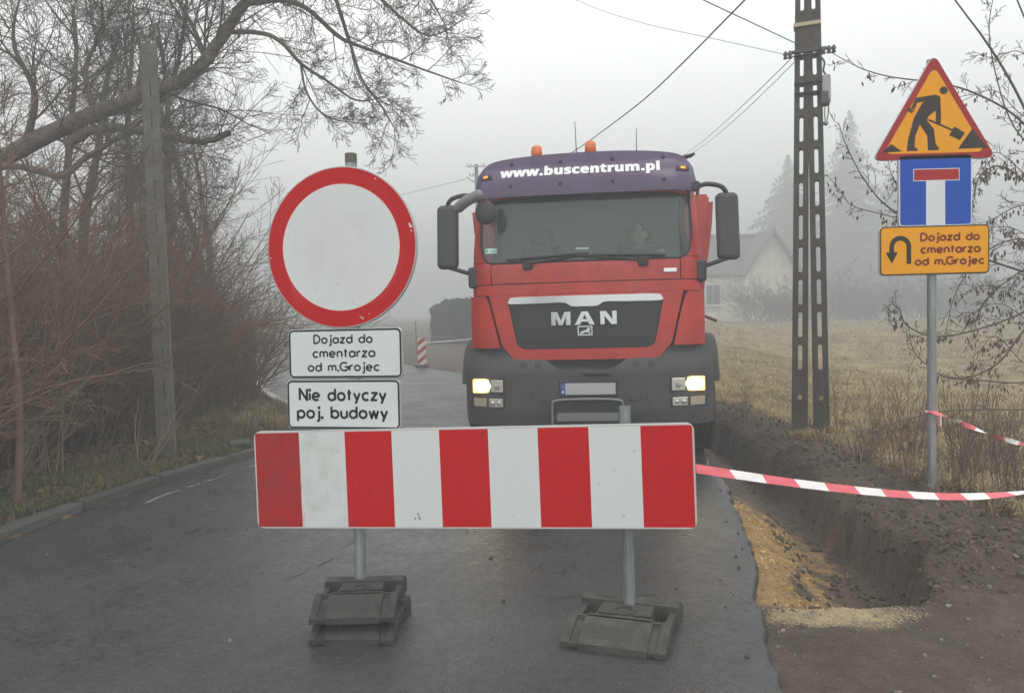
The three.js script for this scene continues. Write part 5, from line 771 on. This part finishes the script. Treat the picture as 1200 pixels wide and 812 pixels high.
// ---------------------------------------------------------------- shrub with dry leaves and seeds on the right
{
  const R = rng(202), t = thing('leafy_shrub', 'bare branching shrub with hanging dry brown leaves behind the yellow signs', 'shrub'), A = new Twigs(), C = new Twigs(), z = 7.0, tips = [];
  const base = V(5.6, land(5.6, -7.2) - 0.1, -7.2);
  const O = { wob: 0.4, grav: -0.01, kids: [0, 4, 5], angle: 0.8, shrink: 0.42, minR: 0.0026 };
  const run = (list, r0, r1, len, kids, level = 1) => { const L = limb(C, R, list, r0 * 0.75, r1 * 0.8, 5); if (kids) side(C, R, L[0], L[1], len * 1.35, 2, { ...O, kids: [0, 5, kids * 1.6] }, 0.05); tips.push(L[0]); return L; };
  limb(A, R, [base, [1300, 480, 7.2], [1285, 380, 7.1], [1262, 280, z], [1225, 180, z], [1185, 95, z], [1150, 40, z], [1120, 0, z], [1095, -40, z]], 0.018, 0.005, 8);
  limb(A, R, [base, [1290, 500, 7.1], [1240, 430, z], [1205, 385, z]], 0.022, 0.012, 8); limb(A, R, [base, [1330, 420, 7.3], [1290, 250, 7.4], [1230, 90, 7.3], [1180, -30, 7.2]], 0.018, 0.006, 8);
  run([[1215, 158, z], [1180, 128, z], [1130, 104, z], [1085, 95, z - 0.1], [1045, 90, z - 0.15], [1010, 80, z - 0.2], [972, 60, z - 0.2]], 0.014, 0.004, 0.4, 14);
  run([[1290, 320, 7.1], [1220, 322, z], [1160, 305, z], [1110, 285, z], [1060, 256, z], [1030, 232, z - 0.1], [1010, 205, z - 0.1], [990, 165, z - 0.2], [983, 143, z - 0.2]], 0.016, 0.004, 0.42, 13);
  run([[1066, 258, z], [1030, 250, z], [998, 240, z], [984, 222, z - 0.1], [970, 205, z - 0.1]], 0.007, 0.003, 0.22, 5);
  run([[1060, 256, z], [1052, 220, z], [1044, 200, z], [1040, 180, z]], 0.005, 0.003, 0.18, 3);
  run([[1260, 330, z], [1200, 366, z], [1150, 385, z], [1110, 394, z], [1088, 393, z], [1062, 380, z], [1054, 362, z - 0.05], [1045, 356, z - 0.05], [1040, 366, z - 0.05]], 0.014, 0.004, 0.4, 11);
  run([[1240, 350, z], [1200, 388, z], [1172, 424, z], [1140, 441, z], [1110, 442, z], [1090, 430, z], [1072, 412, z], [1064, 378, z]], 0.013, 0.004, 0.35, 11);
  run([[1270, 430, z], [1200, 448, z], [1150, 446, z], [1110, 443, z]], 0.011, 0.006, 0.3, 8);
  run([[1280, 480, 6.9], [1200, 480, 6.7], [1120, 481, 6.6], [1080, 487, 6.5], [1040, 498, 6.5], [1010, 505, 6.5]], 0.011, 0.004, 0.3, 9);
  run([[1285, 380, 7.1], [1240, 300, z], [1195, 280, z], [1150, 300, z], [1120, 345, z], [1108, 395, z]], 0.012, 0.004, 0.5, 13, 2);
  run([[1262, 280, z], [1215, 225, z], [1175, 195, z], [1150, 205, z - 0.1], [1140, 240, z - 0.2]], 0.012, 0.004, 0.5, 13, 2);
  run([[1230, 190, z], [1190, 150, z], [1165, 75, z], [1160, 30, z], [1168, -20, z]], 0.010, 0.004, 0.4, 10);
  run([[1290, 360, 7.3], [1220, 310, 7.4], [1180, 330, 7.4], [1150, 360, 7.3], [1140, 400, 7.3]], 0.012, 0.004, 0.5, 14, 2);
  for (const [y, k] of [[60, 0], [120, 1], [210, 2], [270, 3], [330, 4], [380, 5], [420, 6]]) run([[1300, y + 90, 7.3], [1240, y + 40, 7.2], [1195, y + 14 * Math.sin(k * 2.1), 7.2], [1165, y - 12 + 20 * Math.cos(k * 1.7), 7.1], [1140 - 12 * (k % 2), y + 10 * Math.sin(k * 3.3), 7.1]], 0.008, 0.003, 0.4, 11, 2);
  run([[1290, 250, 7.4], [1200, 240, 7.5], [1160, 262, 7.5], [1130, 300, 7.4]], 0.010, 0.004, 0.45, 12, 2);
  part('trunk', A.geometry(), M_TWIG, t); part('crown', C.geometry(), M_TWIG, t);
  // dry leaves and keys hanging in bunches, the bigger ones one by one
  const leaf = (() => { const s = new THREE.Shape(); s.moveTo(0, 0); s.quadraticCurveTo(0.016, -0.02, 0.011, -0.042); s.quadraticCurveTo(0.004, -0.052, 0, -0.062); s.quadraticCurveTo(-0.006, -0.05, -0.012, -0.04); s.quadraticCurveTo(-0.014, -0.018, 0, 0); const g = new THREE.ShapeGeometry(s, 4), p = g.attributes.position; for (let i = 0; i < p.count; i++) p.setZ(i, 16 * p.getX(i) * p.getX(i) + 0.012 * Math.sin(p.getY(i) * 60)); g.computeVertexNormals(); return g; })();
  const list = []; for (const pts of tips) for (let k = 0; k < 26; k++) { const f = R() * (pts.length - 1), i = Math.floor(f), c = pts[i].clone().lerp(pts[Math.min(pts.length - 1, i + 1)], f - i); if (c.x < 2.9 && R() < 0.35) continue; const dense = at(1175, 300, z).distanceTo(c) < 1.1 ? 5 : 2; c.add(V((R() - 0.5) * 0.14, -0.01 - 0.05 * R(), (R() - 0.5) * 0.14)); for (let j = 0; j < dense; j++) list.push([c.clone().add(V((R() - 0.5) * 0.06, (R() - 0.5) * 0.06, (R() - 0.5) * 0.06)), 0.6 + 0.8 * R()]); }
  const gs = []; list.forEach(([c, s], i) => { s *= 0.62; const rx = (R() - 0.5) * 1.1, ry = R() * 6.28; if (i % 6 === 0 && i < 1400) part('dry_leaf', leaf, M_DEAD, t, [c.x, c.y, c.z], [rx, ry, (R() - 0.5) * 0.8]).scale.setScalar(s * 1.15); else gs.push(leaf.clone().scale(s, s, s).rotateX(rx).rotateY(ry).translate(c.x, c.y, c.z)); });
  const o = part('seed_bunches', gs, M_DEAD, t); o.userData.kind = 'stuff';
}
// weeds on the bank
{
  const kinds = [0, 1, 2].map(k => { const R = rng(300 + k), T = new Twigs(); for (let s = 0; s < 9; s++) { const a = R() * 6.28, r = 0.13 * R(); grow(T, R, V(Math.cos(a) * r, -0.05, Math.sin(a) * r), V((R() - 0.5) * 0.5, 1, (R() - 0.5) * 0.5), 0.45 + 0.45 * R(), 0.0042, 1, { wob: 0.22, grav: 0.02, kids: [0, 7], angle: 0.6, shrink: 0.32, minR: 0.0022 }); } return T.geometry(); });
  const R = rng(310), first = []; const spots = [[875, 492, 10.4], [1020, 520, 7.6], [1045, 545, 6.8], [1062, 560, 6.4], [1125, 560, 6.5], [1150, 555, 6.7], [1175, 570, 6.3], [1190, 545, 7], [1110, 540, 7.2], [1030, 500, 8.4], [1160, 520, 7.8], [985, 505, 9], [1075, 520, 7.8], [1195, 580, 6.0], [1140, 535, 7.3]];
  spots.forEach(([x, y, d], i) => { const k = i % 3, p = at(x, y, d); p.y = land(p.x, p.z); let t; const label = i ? 'dry brown weed stalks on the bank around the yellow sign post' : 'lone tuft of dry weed stalks on the bank between truck and power pole'; if (!first[k]) { t = first[k] = thing('dry_weed', label, 'weed', [0, 0, 0], 0, 'weeds on the bank'); part('stalks', kinds[k], [M_CANE2, M_DEAD, M_CANE][k], t); } else t = copy(first[k], label, 'weeds on the bank'); t.position.copy(p); t.rotation.y = R() * 6.28; t.scale.setScalar(0.75 + 0.55 * R()); });
}
// ---------------------------------------------------------------- beyond: house, spruces, hedge, far roadworks
{
  const h = thing('house', 'pale gabled house with a grey tiled roof behind the field', 'house', [0, 0, 0]); const M_WALL = std([0.95, 0.9, 0.74], 0.9, { map: concGrain }), M_ROOF = std([0.2, 0.195, 0.19], 0.85, { map: concGrain }), M_TRIM = std([0.6, 0.6, 0.58], 0.7), M_PANE = phy([0.05, 0.06, 0.065], 0.1);
  const Z = 62, c = at(866, 380, Z); h.position.set(c.x, land(c.x, -Z) - 0.1, -Z); h.scale.setScalar(1.36);
  // main block 9.5 m long, ridge along x; wing gable towards us
  part('wall', box(9.6, 2.9, 7, -2.4, 1.45, -3.5), M_WALL, h);
  const gable = new THREE.Shape([[-1.55, 0], [1.55, 0], [1.55, 2.75], [0, 5.15], [-1.55, 2.75]].map(q => new THREE.Vector2(...q))); part('gable_wing', new THREE.ExtrudeGeometry(gable, { depth: 2.2, bevelEnabled: false }).translate(1.75, 0, -1.5), M_WALL, h);
  const slope = (w, len, rise, run, y0) => { const a = Math.atan2(rise, run); return box(w, 0.14, len, 0, 0, 0).rotateX(a).translate(0, y0, 0); };
  const roof = part('roof', slope(10.2, 4.9, 2.55, 3.9, 0).translate(-2.4, 4.1, -1.75), M_ROOF, h); part('roof_slope', slope(10.2, 4.9, -2.55, 3.9, 0).translate(-2.4, 4.1, -5.3), M_ROOF, roof); part('chimney', box(0.5, 1.2, 0.5, -1.5, 5.4, -3.5), std([0.25, 0.12, 0.09], 0.9), roof);
  for (const s of [-1, 1]) part('wing_roof', box(3.15, 0.14, 2.9, 0, 0, 0).rotateZ(-s * 0.99).translate(1.75 + s * 0.83, 4.02, -0.2), M_ROOF, h);
  for (let k = 0; k < 14; k++) part('tile_course', box(10.2, 0.03, 0.05, -2.4, 2.95 + k * 0.172, 0.3 - k * 0.263), M_ROOF, roof);
  for (const x of [-3.4, -1.5, -5.4]) { const w = part('window', box(0.95, 1.3, 0.1, x, 1.65, 0.02), M_TRIM, h); part('pane', box(0.36, 1.12, 0.04, x - 0.2, 1.65, 0.07), M_PANE, w); part('pane', box(0.36, 1.12, 0.04, x + 0.2, 1.65, 0.07), M_PANE, w); part('sill', box(1.1, 0.06, 0.2, x, 0.98, 0.08), M_TRIM, w); }
}
function spruceGeo(seed, h, r0) {
  const R = rng(seed), pos = []; const tri = (a, b, c) => pos.push(a.x, a.y, a.z, b.x, b.y, b.z, c.x, c.y, c.z);
  for (let y0 = 0.06 * h; y0 < h; y0 += 0.018 * h + 0.1) {
    const f0 = 1 - y0 / h, n = 8 + Math.round(10 * f0); for (let k = 0; k < n; k++) {
      const y = Math.min(h * 0.995, y0 + (R() - 0.5) * 0.055 * h * (0.3 + f0)), f = 1 - y / h; const a = R() * 6.28, len = r0 * Math.pow(f, 0.85) * (0.5 + 0.7 * R()) + 0.04, dir = V(Math.cos(a), 0, Math.sin(a)), perp = V(-dir.z, 0, dir.x), st = Math.max(3, Math.round(len / 0.3));
      for (let s = 0; s < st; s++) { const u = (s + 0.3) / st, p = dir.clone().multiplyScalar(len * u).add(V(0, y - len * 0.3 * u * u + 0.06 * R(), 0)); for (const q of [-1, 1]) { const l = (0.42 * (1.15 - u) * Math.max(0.5, Math.sqrt(len)) + 0.12) * Math.min(1, 0.12 + 2.6 * f), tip = p.clone().addScaledVector(perp, q * l * (0.6 + 0.5 * R())).addScaledVector(dir, l * 0.7).add(V(0, -0.14 - 0.12 * R(), 0)); tri(p, tip, p.clone().addScaledVector(dir, 0.22 * Math.min(1, 0.2 + 3 * f)).add(V(0, 0.05, 0))); tri(p.clone().add(V(0, 0.06, 0)), tip.clone().add(V(0, 0.16, 0)), p.clone().addScaledVector(dir, 0.3 * Math.min(1, 0.2 + 3 * f))); } }
    }
  }
  const g = new THREE.BufferGeometry(); g.setAttribute('position', new THREE.Float32BufferAttribute(pos, 3)); g.computeVertexNormals(); return g;
}
{
  const M_SPRUCE = std([0.035, 0.05, 0.032], 0.95, { side: THREE.DoubleSide }), kinds = [spruceGeo(401, 14, 4.8), spruceGeo(402, 10.5, 4.9)], first = [];
  for (const [k, x, z, turn, s, label] of [[0, at(997, 300, 108).x, -108, 0, 2.02, 'tall foggy spruce rising behind the power pole'], [1, at(925, 300, 104).x, -104, 1, 2.05, 'broad foggy spruce standing behind the house gable'], [1, at(1046, 300, 118).x, -118, 2, 2.05, 'foggy spruce next to the tallest one'], [0, at(851, 300, 98).x, -98, 2, 0.86, 'small foggy spruce top showing over the house roof'], [0, at(1120, 300, 125).x, -125, 3, 1.7, 'very faint spruce at the edge of the fog']]) {
    let t; if (!first[k]) { t = first[k] = thing('spruce_tree', label, 'tree', [0, 0, 0], 0, 'spruces in the fog'); const H = k ? 10.5 : 14; part('trunk', new THREE.CylinderGeometry(0.03, 0.24, H, 8).translate(0, H / 2, 0), M_BARK, t); part('crown', kinds[k], M_SPRUCE, t); } else t = copy(first[k], label); t.position.set(x, land(x, z), z); t.rotation.y = turn; t.scale.setScalar(s);
  }
  // clipped hedge behind the truck
  const R = rng(410), pos = [], c = at(506, 392, 36), W = 8, H = 2.05, D = 1.4; for (let k = 0; k < 22000; k++) { const f = R(), p = f < 0.5 ? V(R() * W, R() * H, D * (0.5 - 0.07 * R())) : f < 0.8 ? V(R() * W, H * (1 - 0.04 * R()), (R() - 0.5) * D) : V(0.07 * R() * W * 0.3, R() * H, (R() - 0.5) * D); p.add(V(0.16 * fbm(p.x * 2, p.y * 2, p.z * 2), 0.3 * fbm(p.x * 2 + 5, p.y, p.z * 2) - 0.3 * sstep(0.9, 0, p.x) * p.y / H, 0.16 * fbm(p.x * 2, p.y * 2 + 9, 1))); for (let v = 0; v < 3; v++) pos.push(p.x + (R() - 0.5) * 0.13, p.y + (R() - 0.5) * 0.24, p.z + (R() - 0.5) * 0.13); }
  const g = new THREE.BufferGeometry(); g.setAttribute('position', new THREE.Float32BufferAttribute(pos, 3)); g.computeVertexNormals();
  const hedge = thing('hedge', 'clipped dark evergreen hedge in the fog beside the truck', 'hedge', [c.x, land(c.x, c.z) - 0.05, c.z - 0.5]); part('foliage', g, M_SPRUCE, hedge); part('inner_branches', box(W - 0.35, H - 0.2, D - 0.35, W / 2, H / 2, 0, 0.1), std([0.02, 0.025, 0.018], 1), hedge);
}
{ // guide board and tape at the far roadworks
  const p = at(495, 432, 22.5); p.y = Math.max(land(p.x, p.z), roadRise(p.z)); const t = thing('guide_board', 'small red and white striped guide board at the far roadworks', 'guide board', p.toArray());
  const tx = print(128, 384, (x, w, h) => { x.fillStyle = '#dddcd8'; x.fillRect(0, 0, w, h); x.fillStyle = '#b8282c'; for (let k = -1; k < 5; k++) { x.beginPath(); x.moveTo(0, k * 130 + 60); x.lineTo(w, k * 130 - 40); x.lineTo(w, k * 130 + 25); x.lineTo(0, k * 130 + 125); x.fill(); } }, 20, 0.04);
  plate(t, 'striped_panel', roundRect(0.25, 0.78, 0.02), 0.25, 0.78, tx, [0, 0.47, 0]); part('foot', box(0.4, 0.08, 0.3, 0, 0.04, -0.03, 0.02), M_RUB, t);
  const pts = sag(p.clone().add(V(0.1, 0.72, 0)), p.clone().add(V(4.5, 1.15, -1.2)), 0.08), M = phy(0xe0dddb, 0.5, { side: THREE.DoubleSide }); solo('barrier_tape', tape(pts, 0.022, 0.4, () => 0.2), M, 'pale tape stretched from the small guide board towards the hedge', 'barrier tape');
  const q = solo('barrier_tape', tape(sag(p.clone().add(V(0.1, 0.62, 0)), p.clone().add(V(-0.9, 0.62, -6)), 0.15), 0.07, 0.4, () => 0.2), M, 'pale tape running back along the far road edge', 'barrier tape');
  const e = p.clone().add(V(4.5, 0, -1.2)); e.y = land(e.x, e.z); solo('tape_stake', rod(e.clone().add(V(0, -0.1, 0)), e.clone().add(V(0, 1.3, 0)), 0.02), M_BARK, 'wooden stake by the hedge holding the pale tape', 'stake'); const e2 = p.clone().add(V(-0.9, 0, -6)); e2.y = land(e2.x, e2.z); solo('tape_stake', rod(e2.clone().add(V(0, -0.1, 0)), e2.clone().add(V(0, 1.3, 0)), 0.02), M_BARK, 'wooden stake at the far road edge holding the pale tape', 'stake');
}
// far pole behind the truck and the wires
{
  const top = at(558, 193, 38), t = thing('power_pole', 'foggy concrete pole with insulators half hidden by the truck cab', 'utility pole', [top.x, land(top.x, top.z), top.z]), H = top.y - t.position.y;
  part('shaft', slottedLeg(H, 0.24, 0.15, 0.12, [], 0, 0), M_CONC, t); part('cross_arm', box(0.9, 0.06, 0.06, 0, H - 0.1, 0.1), M_ZINC, t); part('cross_arm', box(0.7, 0.05, 0.06, 0, H - 0.55, 0.1), M_ZINC, t); for (const [x, y] of [[-0.42, 0], [-0.25, 0], [0.4, 0], [-0.32, -0.45], [0.32, -0.45], [-0.15, -0.45]]) part('insulator', new THREE.LatheGeometry([[0, -0.1], [0.05, -0.08], [0.03, 0], [0.055, 0.03], [0, 0.1]].map(q => new THREE.Vector2(...q)), 10), std([0.5, 0.5, 0.48], 0.3), t, [x, H - 0.02 + y, 0.1]);
  part('bracket', rod(V(-0.05, H - 0.9, 0.08), V(-0.5, H - 0.6, 0.1), 0.03), M_ZINC, t);
  const along = (A, B, list) => [A, ...list.map(([px, py]) => { const r = ray(px, py), dx = B.x - A.x, dz = B.z - A.z, d = (A.x * dz - A.z * dx) / (r.x * dz + dx); return r.multiplyScalar(d).add(V(0, EYE, 0)); }), B];
  const M_WIRE = std([0.02, 0.02, 0.022], 0.7), M_WIRE2 = std([0.16, 0.16, 0.16], 0.6);
  const A = at(946, -72, 9.15), B = at(552, 212, 38), wire = (pts, r, m, label) => solo('overhead_wire', bentTube(pts, r, 60, 5), m, label, 'wire', 'overhead wires');
  wire(along(A, B, [[873, 0], [800, 74], [760, 112], [711, 150], [668, 180], [610, 205]]), 0.012, M_WIRE, 'thick black cable running down behind the truck cab from the near power pole');
  const arm = at(930, 66, 9.1);
  wire([at(936, 52, 9.1), at(825, 0, 8), at(730, -45, 7.2), at(600, -100, 6.4)], 0.006, M_WIRE, 'thin dark wire climbing from the near pole top out of the picture');
  wire([arm, at(840, 46, 10), at(750, 26, 11), at(680, 2, 12), at(560, -60, 13.5)], 0.004, M_WIRE2, 'thin pale wire passing high above the truck');
  wire(sag(arm, at(772, 196, 34), 0.25), 0.006, M_WIRE2, 'pale service wire sloping from the near pole towards the house'); wire(sag(arm.clone().add(V(0.03, -0.05, 0)), at(760, 192, 34), 0.5), 0.005, M_WIRE2, 'lower pale service wire sloping from the near pole towards the house');
  wire(sag(at(545, 210, 38), at(300, 258, 80), 0.3), 0.012, M_WIRE, 'foggy wire leading left from the far pole behind the truck'); 
}
renderer.render(scene, camera);
